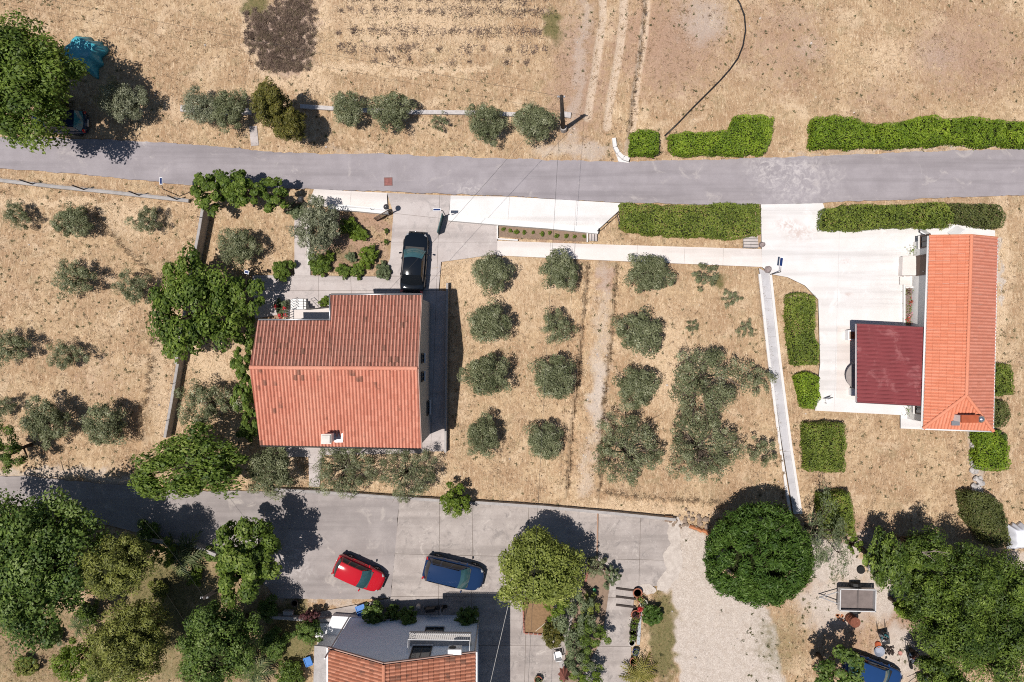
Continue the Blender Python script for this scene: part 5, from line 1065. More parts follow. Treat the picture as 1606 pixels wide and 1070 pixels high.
def car(name, loc, rz, pm, L, Wd, Ht, label, kind='hatch', roof_rails=False, rear_glass=None, shift=0.0):
    root = empty('parked_car', loc, rz, label, 'car', 'parked cars'); hl = L / 2; hw = Wd / 2; belt = .90 * Ht / 1.46; hood = .78 * Ht / 1.46
    if kind == 'sedan': cab = dict(f0=.20 * L, f1=.055 * L, r1=-.22 * L, r0=-.375 * L); deckz = belt + .05
    elif kind == 'mpv': cab = dict(f0=.255 * L, f1=.115 * L, r1=-.40 * L, r0=-.462 * L); deckz = belt
    else: cab = dict(f0=.215 * L, f1=.06 * L, r1=-.395 * L, r0=-.465 * L); deckz = belt
    # ---- body shell lofted through cross sections, wheel arches cut as dips of the lower edge
    st = [(-hl, .70, deckz - .22), (-hl + .05, .84, deckz - .10), (-hl + .22, .93, deckz - .02), (-hl + .6, .985, deckz), (-hl * .45, 1.0, belt), (0, 1.0, belt - .01), (cab['f0'] - .1, .995, belt - .02), (cab['f0'] + .25, .985, hood + .03), (hl - .55, .955, hood - .02), (hl - .26, .87, hood - .09), (hl - .08, .68, hood - .18), (hl, .42, hood - .28)]
    b = MB(); vs = []; fs = []; nprof = 13
    for k, (x, f, tz) in enumerate(st):
        w_ = hw * f; zb = .26 if 0 < k < len(st) - 1 else .34
        half = [(w_ * .80, zb), (w_ * .97, zb + .10), (w_, zb + .28), (w_ * .995, tz - .16), (w_ * .955, tz - .045), (w_ * .82, tz + .0), (0, tz + .035)]
        prof = [(y, z) for y, z in half] + [(-y, z) for y, z in half[-2::-1]]
        vs += [(x, y, z) for y, z in prof]
    for k in range(len(st) - 1):
        for q in range(nprof - 1): fs.append((k * nprof + q, k * nprof + q + 1, (k + 1) * nprof + q + 1, (k + 1) * nprof + q))
    fs.append(tuple(range(nprof))); fs.append(tuple(range((len(st) - 1) * nprof, len(st) * nprof))[::-1]); b.mesh(vs, fs); body = b.build('body', pm, root, smooth=True, subsurf=2)
    # ---- cabin
    wb, wr, zr = hw * .90, hw * .70, Ht - .02; zb = belt - .02
    def ff(t): return cab['f0'] + .10 - .16 * t * t
    def fr(t): return cab['f1'] + .05 - .09 * t * t
    def rr_(t): return cab['r1'] - .02 + .04 * t * t
    def rb(t): return cab['r0'] - .05 + .14 * t * t
    def roofpt(u, v):
        t = 2 * v - 1; x = rr_(t) + (fr(t) - rr_(t)) * u; return (x, wr * t, zr + .045 * (1 - t * t) + .05 * math.sin(math.pi * min(1, u * .95 + .02)) - .02 * (u > .97))
    g = MB(); g.grid(roofpt, 10, 8); rf = g.build('roof', pm, root, smooth=True)
    zf_ = belt - .05
    def wsp(u, v):
        t = 2 * v - 1; a = (ff(t), wb * .97 * t, zf_ + .03 * (1 - t * t)); q = roofpt(1, v); k = u; return (a[0] + (q[0] - a[0]) * k, a[1] + (q[1] - a[1]) * k, a[2] + (q[2] - .004 - a[2]) * k + .045 * math.sin(math.pi * k))
    g = MB(); g.grid(wsp, 6, 8); ws = g.build('windscreen', M_WSHIELD, root, smooth=True)
    zq = (deckz if kind == 'sedan' else belt) - .02
    def rwp(u, v):
        t = 2 * v - 1; a = (rb(t), wb * .95 * t, zq + .02 * (1 - t * t)); q = roofpt(0, v); return (a[0] + (q[0] - a[0]) * u, a[1] + (q[1] - a[1]) * u, a[2] + (q[2] - .004 - a[2]) * u + .04 * math.sin(math.pi * u))
    g = MB(); g.grid(rwp, 6, 8); g.build('rear_window', rear_glass or M_SGLASS, root, smooth=True)
    # sides: glass panes between painted pillars
    f0, f1, r1, r0 = ff(1), fr(1), rr_(1), rb(1)
    for sd in (-1, 1):
        def sp(s_, h, out=0.0):
            xb = r0 + (f0 - r0) * s_; xt = r1 + (f1 - r1) * s_; bul = .035 * math.sin(math.pi * h); zt = roofpt(s_, 0)[2]
            return (xb + (xt - xb) * h, sd * (wb * .97 + (wr - wb * .97) * h + bul + out), zb + (zt - zb) * h)
        cuts = [(.06, .30), (.335, .62), (.645, .955)] if kind != 'sedan' else [(.10, .26), (.29, .58), (.605, .95)]
        g = MB()
        for a, q in [(0, cuts[0][0]), (cuts[0][1], cuts[1][0]), (cuts[1][1], cuts[2][0]), (cuts[2][1], 1)]: g.grid(lambda u, v, a=a, q=q: sp(a + (q - a) * u, v, .004), 2, 4)
        g.grid(lambda u, v: sp(u, .90 + .1 * v, .006), 12, 1); g.grid(lambda u, v: sp(u, .0 + .05 * v, .006), 12, 1); g.build('pillar', pm, root, smooth=True)
        for a, q in cuts: g = MB(); g.grid(lambda u, v: sp(a + (q - a) * u, .05 + .85 * v), 4, 4); g.build('side_window', M_SGLASS, root, smooth=True)
        # doors: shut lines and handles
        for xd, xe in ((cab['f0'] - .12, .02 * L), (.02 * L, -.235 * L)):
            g = MB(); z0, z1 = .40, belt - .13; yb = sd * (hw + .004)
            for xx in (xd, xe): g.beam((xx, yb, z0), (xx, yb - sd * .012, z1), .012, .008)
            g.beam((xd, yb, z0), (xe, yb, z0), .008, .012); d = g.build('door', M_TRIM, root); g = MB(); g.box((xe + .14, sd * (hw + .012), belt - .2), (.17, .03, .03)); g.build('handle', pm, d)
        # mirrors
        g = MB(); m0 = Vector((cab['f0'] - .30, sd * (hw * .96), belt + .02)); g.box((m0.x, m0.y + sd * .13, m0.z + .03), (.11, .20, .13), rz=sd * .25, top=.85); mr = g.build('mirror', pm, root, bevel=.03); g = MB(); g.tube([m0, m0 + Vector((0, sd * .08, .02))], .022, 5); g.build('mirror_arm', M_TRIM, mr)
        # lamps
        g = MB(); xh = hl - .25; g.box((xh, sd * hw * .71, hood - .16), (.26, .16, .10), rz=-sd * .55, top=.75); g.build('headlight', M_LAMP, root, bevel=.03)
        g = MB(); g.box((-hl + .10, sd * hw * .78, (deckz if kind == 'sedan' else belt) - .10), (.14, .24, .16), rz=sd * .35, top=.85); g.build('tail_light', M_TAIL, root, bevel=.03)
        if roof_rails: g = MB(); g.tube([(cab['r1'] + .15, sd * (wr - .02), zr + .06), (cab['f1'] - .15, sd * (wr - .02), zr + .08)], .02, 6); g.build('roof_rail', M_TRIM, root, smooth=True)
    for xw in (hl - .82, -hl + .76):
        for sd in (-1, 1):
            g = MB(); yw = sd * (hw - .10); prof = [(.19, -.09), (.29, -.10), (.315, -.06), (.315, .06), (.29, .10), (.19, .09)]; ring = []; fs = []
            for j in range(16):
                t = 2 * math.pi * j / 16; ring += [(xw + r * math.cos(t), yw + o, .315 + r * math.sin(t)) for r, o in prof]
            for j in range(16):
                q = (j + 1) % 16
                for k in range(5): fs.append((j * 6 + k, q * 6 + k, q * 6 + k + 1, j * 6 + k + 1))
            g.mesh(ring, fs); wh = g.build('wheel', M_TYRE, root, smooth=True); g = MB()
            for k in range(5): t = k * 2 * math.pi / 5; g.beam((xw, yw + sd * .08, .315), (xw + .19 * math.cos(t), yw + sd * .075, .315 + .19 * math.sin(t)), .05, .04)
            g.build('rim', M_RIM, wh)
    g = MB(); g.box((hl - .02, 0, .42), (.10, Wd * .62, .16)); g.build('grille', M_TRIM, root, bevel=.02); g = MB(); g.box((-hl + .0, 0, .52), (.03, .5, .11)); g.build('number_plate', M_PLATE, root)
    g = MB(); g.box((0, 0, .30), (L * .86, Wd * .86, .2)); g.box((cab['f1'] * .4, 0, belt - .12), (L * .45, Wd * .74, .2)); g.build('underbody', M_TRIM, root)
    g = MB()
    for q in (-.28, .12): g.beam((cab['f0'] + .02, hw * q, belt + .02), (cab['f0'] - .10, hw * (q + .62), belt + .085), .014, .014)
    g.build('wiper', M_TRIM, root); g = MB(); g.tube([(cab['r1'] + .12, 0, zr + .06), (cab['r1'] - .06, 0, zr + .26)], .006, 4); g.build('aerial', M_TRIM, root); return root
def carat(px, py, deg, *a, **k):
    p = P(px, py, .9); return car('parked_car', (p.x, p.y, .035 if k.pop('paved', True) else gz(p.x, p.y) + .02), R_(deg), *a, **k)
carat(649, 411, 94.0 - 8.5, paint('black_paint', (.006, .009, .014)), 4.32, 1.78, 1.43, 'shiny black saloon parked on the drive beside the large house', kind='sedan')
carat(562, 902, -24.5, paint('red_paint', (.46, .012, .022)), 3.62, 1.62, 1.46, 'small bright red hatchback parked on the lower road')
carat(711, 901, -13.5, paint('blue_paint', (.012, .032, .09)), 4.25, 1.78, 1.60, 'dark blue people carrier parked beside the red hatchback', kind='mpv', roof_rails=True)
M_TEAL = mat('teal_glass', (.03, .17, .22), rough=.12, var=.2, bump=0, coat=.5)
carat(1374, 1058, -21.5, paint('faded_blue_paint', (.016, .05, .15), coat=.5), 4.1, 1.68, 1.42, 'old faded blue car with teal rear glass at the bottom edge by the wheelbarrows', rear_glass=M_TEAL, paved=False)
carat(88, 189, 178.0, paint('navy_paint', (.01, .022, .05)), 4.0, 1.66, 1.42, 'dark blue car half hidden under the big shade tree by the upper road', rear_glass=M_TEAL, paved=False)

# ---- flat trailer
p = P(1342, 939, .6); tr = empty('trailer', (p.x, p.y, gz(p.x, p.y)), R_(-1.5), 'small flat box trailer with dark floor and pale sides on the sandy ground', 'trailer')
M_TRW = mat('galvanised', (.52, .52, .53), rough=.45, metal=.5, var=.12)
b = MB(); b.box((0, 0, .55), (2.42, 1.5, .05)); b.build('floor', mat('trailer_floor', (.20, .165, .155), var=.2), tr)
for nm, c, s in (('side_panel', (0, .76, .74), (2.5, .04, .36)), ('side_panel', (0, -.76, .74), (2.5, .04, .36)), ('front_panel', (-1.24, 0, .74), (.04, 1.5, .36)), ('tailgate', (1.24, 0, .74), (.04, 1.5, .36))):
    b = MB(); b.box(c, s); pn = b.build(nm, M_TRW, tr); b = MB(); b.box((c[0], c[1], c[2] + .19), (s[0] + .03, s[1] + .03, .03)); b.build('rim_rail', mat('trailer_rail', (.62, .62, .62), rough=.4), pn)
for sd in (-1, 1):
    b = MB(); b.tube([(-1.2, sd * .42, .5), (-2.35, sd * .03, .5)], .035, 6); b.build('drawbar', M_TRW, tr); b = MB(); b.lathe((0, 0, 0), [(.16, -.07), (.28, -.08), (.30, 0), (.28, .08), (.16, .07)], 16); wl = b.build('wheel', M_TYRE, tr, smooth=True); wl.rotation_euler = (R_(90), 0, 0); wl.location = (.1, sd * .92, .29); b = MB(); b.grid(lambda u, v, sd=sd: (.1 + .4 * math.cos(math.pi * u), sd * (.80 + .24 * v), .30 + .40 * math.sin(math.pi * u)), 8, 1); b.build('mudguard', M_TRIM, tr)
b = MB(); b.box((-2.42, 0, .5), (.18, .09, .08)); b.build('coupling', M_ALU, tr); b = MB(); b.tube([(-2.0, 0, 0), (-2.0, 0, .5)], .03, 6); b.build('prop_stand', M_ALU, tr); b = MB(); b.tube([(0, -.78, .95), (0, .78, .95)], .012, 5); b.build('cross_rope', M_TRIM, tr)

# ================================================================== LAMPS, POSTS, CABLES, GATES
M_SOLAR = mat('solar_cell', (.015, .035, .13), rough=.15, spec=.6, var=.1, bump=0, coat=.6)
def solar(px, py, hgt, pan, lab, size=(.22, .5), rz=0.0):
    """street lamp run by a small solar panel: px,py = foot; pan = picture point of the panel"""
    o = P(px, py); root = empty('solar_lamp', (o.x, o.y, 0), 0, lab, 'lamp', 'solar lamps'); q = P(*pan, hgt) - o; b = MB(); b.tube([(0, 0, -.1), (0, 0, hgt * .86)], .03, 7); b.build('pole', M_BLACKM, root); b = MB(); b.tube([(0, 0, hgt * .84), (q.x * .5, q.y * .5, hgt * .93), (q.x, q.y, hgt - .05)], .022, 6); b.build('arm', M_BLACKM, root)
    b = MB(); b.box((q.x, q.y, hgt), (size[0], size[1], .04), rz=rz); pn = b.build('panel_frame', M_WHITEM, root); b = MB(); b.box((q.x, q.y, hgt + .023), (size[0] - .06, size[1] - .08, .012), rz=rz); b.build('panel', M_SOLAR, pn); b = MB(); b.box((q.x, q.y, hgt - .05), (size[0] * .8, size[1] * .7, .05), rz=rz); b.build('lamp_head', M_LAMP, pn)
solar(282, 308, 2.8, (252.5, 284), 'solar lamp with white framed panel standing in the kerb fence by the upper road', (.20, .48))
solar(700, 341, 2.9, (685, 329), 'solar lamp with blue panel beside the drive gate', (.52, .2))
solar(1207, 431, 2.4, (1225, 411), 'solar lamp on the corner of the white courtyard', (.24, .62), R_(-7))
solar(397, 433, 2.2, (387, 427), 'small solar lamp by the left corner of the house path', (.32, .24), R_(-15))
def upole(px, py, top, h, lab):
    o = P(px, py); root = empty('utility_pole', (o.x, o.y, 0), 0, lab, 'utility pole', 'utility poles'); q = P(*top, h) - o; b = MB(); b.tube([(0, 0, -.3), (q.x, q.y, h)], [.17, .11], 10); b.build('pole', mat('creosote_wood', (.055, .043, .036), var=.3, sc=5), root, smooth=True); b = MB(); b.tube([(0, 0, -.1), (q.x * .09, q.y * .09, h * .09)], [.26, .23], 8); b.build('pole_footing', M_CONC, root); b = MB(); b.box((q.x, q.y, h - .12), (.5, .07, .08)); cr = b.build('cross_bar', M_ALU, root)
    for s_ in (-.2, .2): b = MB(); b.lathe((q.x + s_, q.y, h - .08), [(.03, 0), (.045, .05), (.03, .1), (.02, .14)], 8); b.build('insulator', M_WHITEM, cr, smooth=True)
    return Vector((o.x + q.x, o.y + q.y, h - .02))
T1 = upole(884, 204, (880.5, 151), 6.2, 'dark wooden utility pole beside the dirt track above the road')
T2 = upole(392, 895, (320, 938), 6.4, 'dark utility pole leaning out of the green trees at lower left')
def cable(a, b_, sag, r, lab, mt=None):
    b = MB(); a = Vector(a); b_ = Vector(b_); n = 24; pts = [a.lerp(b_, t / n) - Vector((0, 0, sag * 4 * (t / n) * (1 - t / n))) for t in range(n + 1)]; o = a.copy(); b.tube(pts, r, 4); ob = b.build('power_cable', mt or mat('cable', (.05, .05, .05), rough=.6), local=o); tag(ob, lab, 'cable', 'overhead cables')
cable(T1, P(822, 1190, 6), .5, .008, 'thin overhead cable running down the picture from the pole across the orchard')
cable(T1, P(596, 470, 5.4), .5, .008, 'overhead cable slanting from the pole to the front of the large house')
cable(T1, P(-220, -62, 6.2), .6, .008, 'overhead cable running left over the stubble field from the pole')
cable(P(797, 950, 6.3), P(766, 1085, 6.3), .1, .014, 'pale cable beside the bottom house', mat('pale_cable', (.5, .49, .46)))
cable(T2, P(215, 805, 6.4), .3, .008, 'short overhead cable crossing the lower road at left')
b = MB(); b.tube([P(x, y, .03) + Vector((0, 0, gz(P(x, y).x, P(x, y).y))) for x, y in ((258, 926), (270, 945), (285, 968), (302, 988))], .03, 5); tag(b.build('garden_hose', mat('yellow_hose', (.45, .36, .20))), 'straw coloured hose lying on the grass near the small fan palm', 'hose')
pts = [(1148, -12), (1160, 6), (1167, 25), (1169, 48), (1165, 72), (1157, 92), (1144, 110), (1128, 128), (1108, 148), (1086, 170), (1064, 193), (1042, 214)]
b = MB(); b.tube([G(x, y, .06) for x, y in pts], .055, 7); tag(b.build('black_pipe', M_BLACKM, smooth=True), 'long black hose curving over the dry field', 'hose')
# manhole
o = P(609, 285, .03); mh = empty('manhole_cover', o, R_(1.5), 'square rust-red manhole cover in the upper road', 'manhole cover'); b = MB(); b.box((0, 0, .0), (.60, .60, .03)); b.build('cover_frame', mat('cast_iron', (.20, .12, .11)), mh); b = MB(); b.box((0, 0, .012), (.52, .52, .02))
for k in range(5):
    b.box((-.2 + k * .1, 0, .025), (.04, .46, .012))
b.build('lid', mat('rusty_lid', (.30, .125, .11), var=.25, sc=6), mh)
# white curved kerb at the mouth of the track
b = MB(); W = [(962, 218), (964, 232), (969, 241), (977, 249), (986, 252)]
for k in range(4): b.beam(P(*W[k], .04), P(*W[k + 1], .04), .26, .5)
b.prism([P(965, 240, .0), P(985, 246, 0), P(986, 256, 0), P(970, 254, 0)], -.1, .07); tag(b.build('kerb', M_KERBW), 'white curved kerb at the mouth of the dirt track', 'kerb')
# sliding gate leaf, open tubular gate leaf, gate pillars
def gate(p0, p1, h, mt, lab, bars, name='metal_gate', solid=False):
    a, q = P(*p0), P(*p1); o = a.copy(); root = empty(name, (o.x, o.y, .04), 0, lab, 'gate'); d = q - a; b = MB(); b.beam((0, 0, .08), (d.x, d.y, .08), .05, .06); b.beam((0, 0, h), (d.x, d.y, h), .06, .06); b.tube([(0, 0, 0), (0, 0, h + .1)], .04, 6); b.tube([(d.x, d.y, 0), (d.x, d.y, h)], .03, 6); b.build('frame', mt, root)
    for k in range(bars):
        t = (k + .5) / bars; bb = MB()
        if solid: bb.box((d.x * t, d.y * t, h / 2 + .03), (d.length / bars * .95, .03, h - .12), rz=math.atan2(d.y, d.x))
        else: bb.beam((0, 0, .1 + (h - .1) * t), (d.x, d.y, .1 + (h - .1) * t), .03, .03)
        bb.build('panel' if solid else 'rail', mt, root)
gate((696, 340), (688.5, 368), 1.1, mat('teal_gate', (.03, .10, .105), rough=.45), 'dark teal gate leaf folded back along the right side of the driveway', 6, solid=True)
gate((613, 335), (592, 347), 1.15, mat('brown_gate', (.085, .05, .036), rough=.5), 'brown barred gate leaf swung open into the front garden', 5)
gate((474, 322), (458, 334), 1.1, mat('brown_gate', (.085, .05, .036)), 'small brown barred gate at the top of the grey garden path', 5)
for px, py, lab in ((615, 334, 'dark post with round lamp at the left side of the drive entrance'), (486, 322, 'dark post with round lamp at the left end of the cream parapet')):
    o = P(px, py); root = empty('gate_lamp', o, 0, lab, 'lamp post', 'dark round lamps by the gates'); b = MB(); b.tube([(0, 0, 0), (0, 0, 1.5)], .045, 7); b.build('pole', M_BLACKM, root); b = MB(); b.lathe((-.12, .1, 1.5), [(.03, 0), (.16, .06), (.20, .18), (.14, .32), (.03, .36)], 12); b.build('globe', mat('smoked_globe', (.06, .06, .065), rough=.2), root, smooth=True); b = MB(); b.tube([(0, 0, 1.5), (-.12, .1, 1.56)], .02, 5); b.build('arm', M_BLACKM, root)
# handrail and little stairs at the end of the long white pavement
hr = empty('handrail', P(938, 361, 0), 0, 'dark handrail slanting across the end of the white pavement', 'handrail'); o = hr.location; b = MB(); A_, B2 = P(938, 361, .95) - o, P(971, 331, .95) - o; b.tube([A_, B2], .03, 6); b.build('top_rail', M_DARKFR, hr)
for t in (0, .5, 1): b = MB(); q = A_.lerp(B2, t); b.tube([(q.x, q.y, 0), (q.x, q.y, .95)], .025, 6); b.build('post', M_DARKFR, hr)
b = MB(); A_, B2 = P(967, 334, .9) - o, P(973, 356, .9) - o; b.tube([A_, B2], .035, 6); b.tube([(B2.x, B2.y, 0), B2], .03, 6); b.build('return_rail', M_DARKFR, hr)
def stairs(pts, n, z0, z1, lab, mt):
    root = empty('garden_steps', (P(*pts[0]).x, P(*pts[0]).y, 0), 0, lab, 'steps'); o = root.location; A_, B2, C2, D2 = [P(*q) - o for q in pts]
    for k in range(n):
        t0, t1 = k / n, (k + .72) / n; b = MB(); z = z0 + (z1 - z0) * k / max(1, n - 1); b.prism([A_.lerp(D2, t0), B2.lerp(C2, t0), B2.lerp(C2, t1), A_.lerp(D2, t1)], -.12, z); b.build('step', mt, root)
    b = MB(); b.prism([A_, B2, C2, D2], -.14, .045); b.build('step_base', mat('shade_concrete', (.2, .19, .19)), root)
stairs([(924, 364), (924, 378), (937, 379), (937, 365)], 3, .10, .24, 'tiny grey steps at the right end of the flower bed', M_DRIVE)
stairs([(1165, 371), (1188, 371), (1188, 390), (1165, 389)], 4, .07, .24, 'small pale steps below the right end of the thick hedge', M_DRIVE)
for k, y in enumerate((922, 935, 948)):
    b = MB(); A_, B2 = P(966, y, 0), P(997, y + 4, 0); b.beam(A_ + Vector((0, 0, .04)), B2 + Vector((0, 0, .04)), .13, .16); o = (A_ + B2) / 2; tag(b.build('step_shadow_bar', mat('step_shadow', (.055, .042, .036), var=.3), local=o), ('upper', 'middle', 'lower')[k] + ' dark bar in place of a step shadow on the garden walk beside the flower pots', 'step', 'step shadow lines of the garden walk')  # shadow lines at the step edges, put in as dark bars
# boulders at the courtyard corner
def rock(px, py, r, lab, mt, h=.5, seed=0):
    rg = random.Random(seed); bm = bmesh.new(); bmesh.ops.create_icosphere(bm, subdivisions=2, radius=1)
    for v in bm.verts: v.co *= rg.uniform(.82, 1.12); v.co.z *= h
    me = bpy.data.meshes.new('boulder'); bm.to_mesh(me); bm.free(); me.materials.append(mt); o = bpy.data.objects.new('boulder', me); COL.objects.link(o); p = P(px, py); o.location = (p.x, p.y, .1); o.scale = (r / S, r / S, r / S); return tag(o, lab, 'boulder', 'boulders by the courtyard corner')
M_RK = mat('purple_rock', (.33, .27, .26), var=.3, sc=6); rock(1194, 384, 5, 'small round boulder by the little pale steps', M_RK, 1.2, 1); rock(1203, 423, 6, 'round boulder beside the courtyard lamp', M_RK, 1.2, 2)
# ---- flower bed with its row of small plants
b = MB(); b.prism([P(783, 354, 0), P(920, 365, 0), P(919, 379, 0), P(782, 372, 0)], -.1, .05); b.build('flower_bed', mat('bed_soil', (.27, .19, .135), var=.25, sc=6), kind='structure')
for nm, q in (('bed_edging', ((780, 353), (780, 375))), ('bed_edging', ((921, 363), (921, 380))), ('bed_edging', ((781, 375), (812, 377)))): b = MB(); b.beam(P(*q[0], .06), P(*q[1], .06), .1, .2); b.build(nm, M_KERBW, kind='structure')
ordn = 'first second third fourth fifth sixth seventh eighth ninth tenth eleventh'.split(); spots = [(789, 360), (800, 362), (810, 364), (822, 365), (836, 365), (850, 367), (862, 365), (873, 370), (888, 370), (901, 371), (916, 371)]
sp0 = make_tree('bed_plant', 300, .14, .1, .12, 6, .07, 130, .08, .5, L_BRIGHT, M_BARKD, limbs=2, trunk_r=.015)
for k, (x, y) in enumerate(spots): p = P(x, y, .12); p.z = .04; put(sp0, p, rr.uniform(.8, 1.35), rr.uniform(0, 6), f'{ordn[k]} small green plant from the left in the narrow bed below the white parapet', 'plant', 'plants in the narrow bed')
# bed and raised planter by the orange house
b = MB(); b.prism([P(1421, 452, .1), P(1434, 452, .1), P(1433, 511, .1), P(1420, 511, .1)], -.1, .12); b.build('planting_soil', mat('bed_soil2', (.25, .18, .16), var=.35, sc=8), kind='structure')
for q in (((1417, 432), (1417, 511)), ((1419, 451), (1436, 451)), ((1436, 451), (1435, 511))): b = MB(); b.beam(P(*q[0], .1), P(*q[1], .1), .12, .3); b.build('planter_edging', M_KERBW, kind='structure')
def blossom(px, py, r, lm, lab, n=50, z=.25, green=L_BRIGHT):
    o = P(px, py, z); root = empty('flowering_plant', (o.x, o.y, .1), 0, lab, 'plant', 'flowers in the bed by the orange house'); rg = np.random.default_rng(int(px * 7 + py)); R = r / S; pos = rg.normal(0, R * .5, (n, 3)) * np.array([1, 1, .5]) + [0, 0, z * .5]; v, q = leaves_at(rg, pos, np.tile([0, 0, 1.], (n, 1)), .09, .5, 0); np_mesh('leaves', v, 4, green, q, root); pos = rg.normal(0, R * .35, (n // 2, 3)) * np.array([1, 1, .3]) + [0, 0, z * .8]; v, q = leaves_at(rg, pos, np.tile([0, 0, 1.], (n // 2, 1)), .08, .8, 0)
    if lm: np_mesh('petals', v, 4, lm, q, root)
for k, (x, y, lm, lab) in enumerate(((1425, 458, L_PLUM, 'dark red-leaved plant at the top of the bed by the orange house'), (1431, 474, L_RED, 'red flowering plant in the middle of the bed by the orange house'), (1426, 482, None, 'green leafy plant in the bed by the orange house'), (1428, 494, L_PINK, 'pink flowers low in the bed by the orange house'), (1424, 503, L_RED, 'red flowers next to the carport roof'))): blossom(x, y, 7, lm, lab)
blossom(1436, 394, 10, None, 'spiky green plant in the small planter above the door landing', 90, .5); blossom(1430, 645, 9, None, 'green plant by the lower right corner of the carport', 90, .5, L_DEEP)
b = MB(); b.lathe((0, 0, 0), [(.0, 0), (.30, 0), (.34, .03), (.30, .06), (.0, .06)], 18); o = b.build('garden_ring', mat('green_hose', (.01, .16, .10), rough=.4)); bpy.data.objects.remove(o)
b = MB(); hp = [(math.cos(t) * .34, math.sin(t) * .14, .03 + .02 * math.sin(3 * t)) for t in np.linspace(0, 6.2, 24)]; b.tube(hp, .045, 6); b.tube([(q[0] * .86, q[1] * .8, q[2] + .06) for q in hp], .04, 6); ho = b.build('coiled_hose', mat('green_hose', (.01, .16, .10), rough=.4), smooth=True); ho.location = P(1440, 456, .0) + Vector((0, 0, .08)); tag(ho, 'coil of dark green hose on the ground by the orange house wall', 'hose')
b = MB(); b.box((0, 0, .28), (.75, .55, .06)); fp_ = empty('planter', P(1416, 441, 0), 0, 'low pale bench slab between the landing and the flower bed', 'bench'); b.build('slab', M_CREAM, fp_); b = MB(); b.box((0, 0, .12), (.6, .4, .27)); b.build('plinth', M_CREAM, fp_)
fp_.name = 'garden_bench'
# round stone table, white flower box and white block at the carport
rt = empty('round_table', P(1341, 589, 0), 0, 'large round grey stone table half under the carport', 'table'); b = MB(); b.lathe((0, 0, 0), [(.95, .66), (1.0, .68), (1.0, .74), (.97, .76)], 28); b.build('tabletop', mat('stone_top', (.33, .295, .28), var=.2), rt, smooth=False); b = MB(); b.lathe((0, 0, 0), [(.4, 0), (.25, .2), (.25, .67)], 14); b.build('pedestal', M_CONC, rt)
fb = empty('flower_box', P(1333, 526, 0), 0, 'white square box with a red flowering plant at the carport corner', 'planter'); b = MB()
for s_ in (-1, 1): b.box((s_ * .36, 0, .28), (.10, .7, .56)); b.box((0, s_ * .31, .28), (.62, .10, .56))
b.build('box', M_WHITEM, fb); b = MB(); b.box((0, 0, .40), (.6, .52, .05)); b.build('soil', mat('bed_soil', (.27, .19, .135)), fb)
rg = np.random.default_rng(9); v, q = leaves_at(rg, rg.normal(0, .11, (70, 3)) * [1, 1, .4] + [.04, -.05, .55], np.tile([0, 0, 1.], (70, 1)), .1, .6, 0); np_mesh('flowers', v, 4, leafmat('rust_petal', (.30, .06, .03), (.5, .14, .08)), q, fb)
b = MB(); b.box((0, 0, .25), (.55, .5, .5)); o = b.build('white_block', M_WHITEM, bevel=.02); o.location = P(1336, 614, 0); tag(o, 'plain white cube-shaped block at the left edge of the carport', 'block')
b = MB(); b.prism([P(1313, 511), P(1345, 512), P(1344, 628), P(1311, 624)], .02, .066); b.build('patio_slab', M_CREAM, kind='structure')
ch = empty('garden_chair', P(1295, 627, 0), R_(20), 'slim dark metal chair at the lower left corner of the courtyard', 'chair'); b = MB(); b.box((0, 0, .45), (.4, .4, .03)); b.build('seat', M_WHITEM, ch)
for sx in (-1, 1):
    for sy in (-1, 1): b = MB(); b.tube([(sx * .18, sy * .18, 0), (sx * .18, sy * .18, .45 if sy < 0 else .9)], .015, 5); b.build('leg', M_BLACKM, ch)
b = MB(); b.beam((-.18, .18, .86), (.18, .18, .86), .03, .06); b.beam((-.18, .18, .66), (.18, .18, .66), .02, .05); b.build('backrest', M_BLACKM, ch)
# pale leaning panels at the gable end of the orange house
for k, (x, y, a) in enumerate(((1449, 361, -30), (1492, 360, 35))):
    b = MB(); b.box((0, 0, .35), (.85, .05, .7)); b.beam((-.42, -.03, .7), (.42, -.03, .7), .05, .05); o = b.build('white_board', M_WHITEM); o.location = P(x, y, 0); o.rotation_euler = (R_(40), 0, R_(a)); o.location.z = .05; tag(o, ('white board leaning by the left gable corner of the orange house', 'white board leaning under the short dark hedge')[k], 'board')

# ================================================================== POTS, BINS, JUNK
M_TERRA = mat('terracotta', (.34, .125, .075), var=.2, sc=5); M_POTB = mat('dark_pot', (.05, .035, .03), rough=.6); M_POTW = mat('pale_pot', (.55, .50, .46))
def pot(px, py, r, mt, lm, lab, n=80, pr=1.25, h=.32):
    o = P(px, py, .1); root = empty('flower_pot', (o.x, o.y, max(.03, gz(o.x, o.y))), 0, lab, 'flower pot', 'pots along the garden walk'); R = r / S; b = MB(); b.lathe((0, 0, 0), [(R * .65, 0), (R * .95, h), (R * 1.08, h), (R * 1.08, h + .05), (R * .85, h + .05), (R * .82, h - .02)], 14); b.build('pot_body', mt, root, smooth=False); b = MB(); b.lathe((0, 0, h - .04), [(R * .8, 0), (R * .8, .02)], 12); b.build('soil', mat('bed_soil', (.27, .19, .135)), root)
    if lm: rg = np.random.default_rng(int(px * 3 + py)); v, q = leaves_at(rg, rg.normal(0, R * pr * .45, (n, 3)) * [1, 1, .6] + [0, 0, h + .14], np.tile([0, 0, 1.], (n, 1)), .10, .5, 0); np_mesh('leaves', v, 4, lm, q, root)
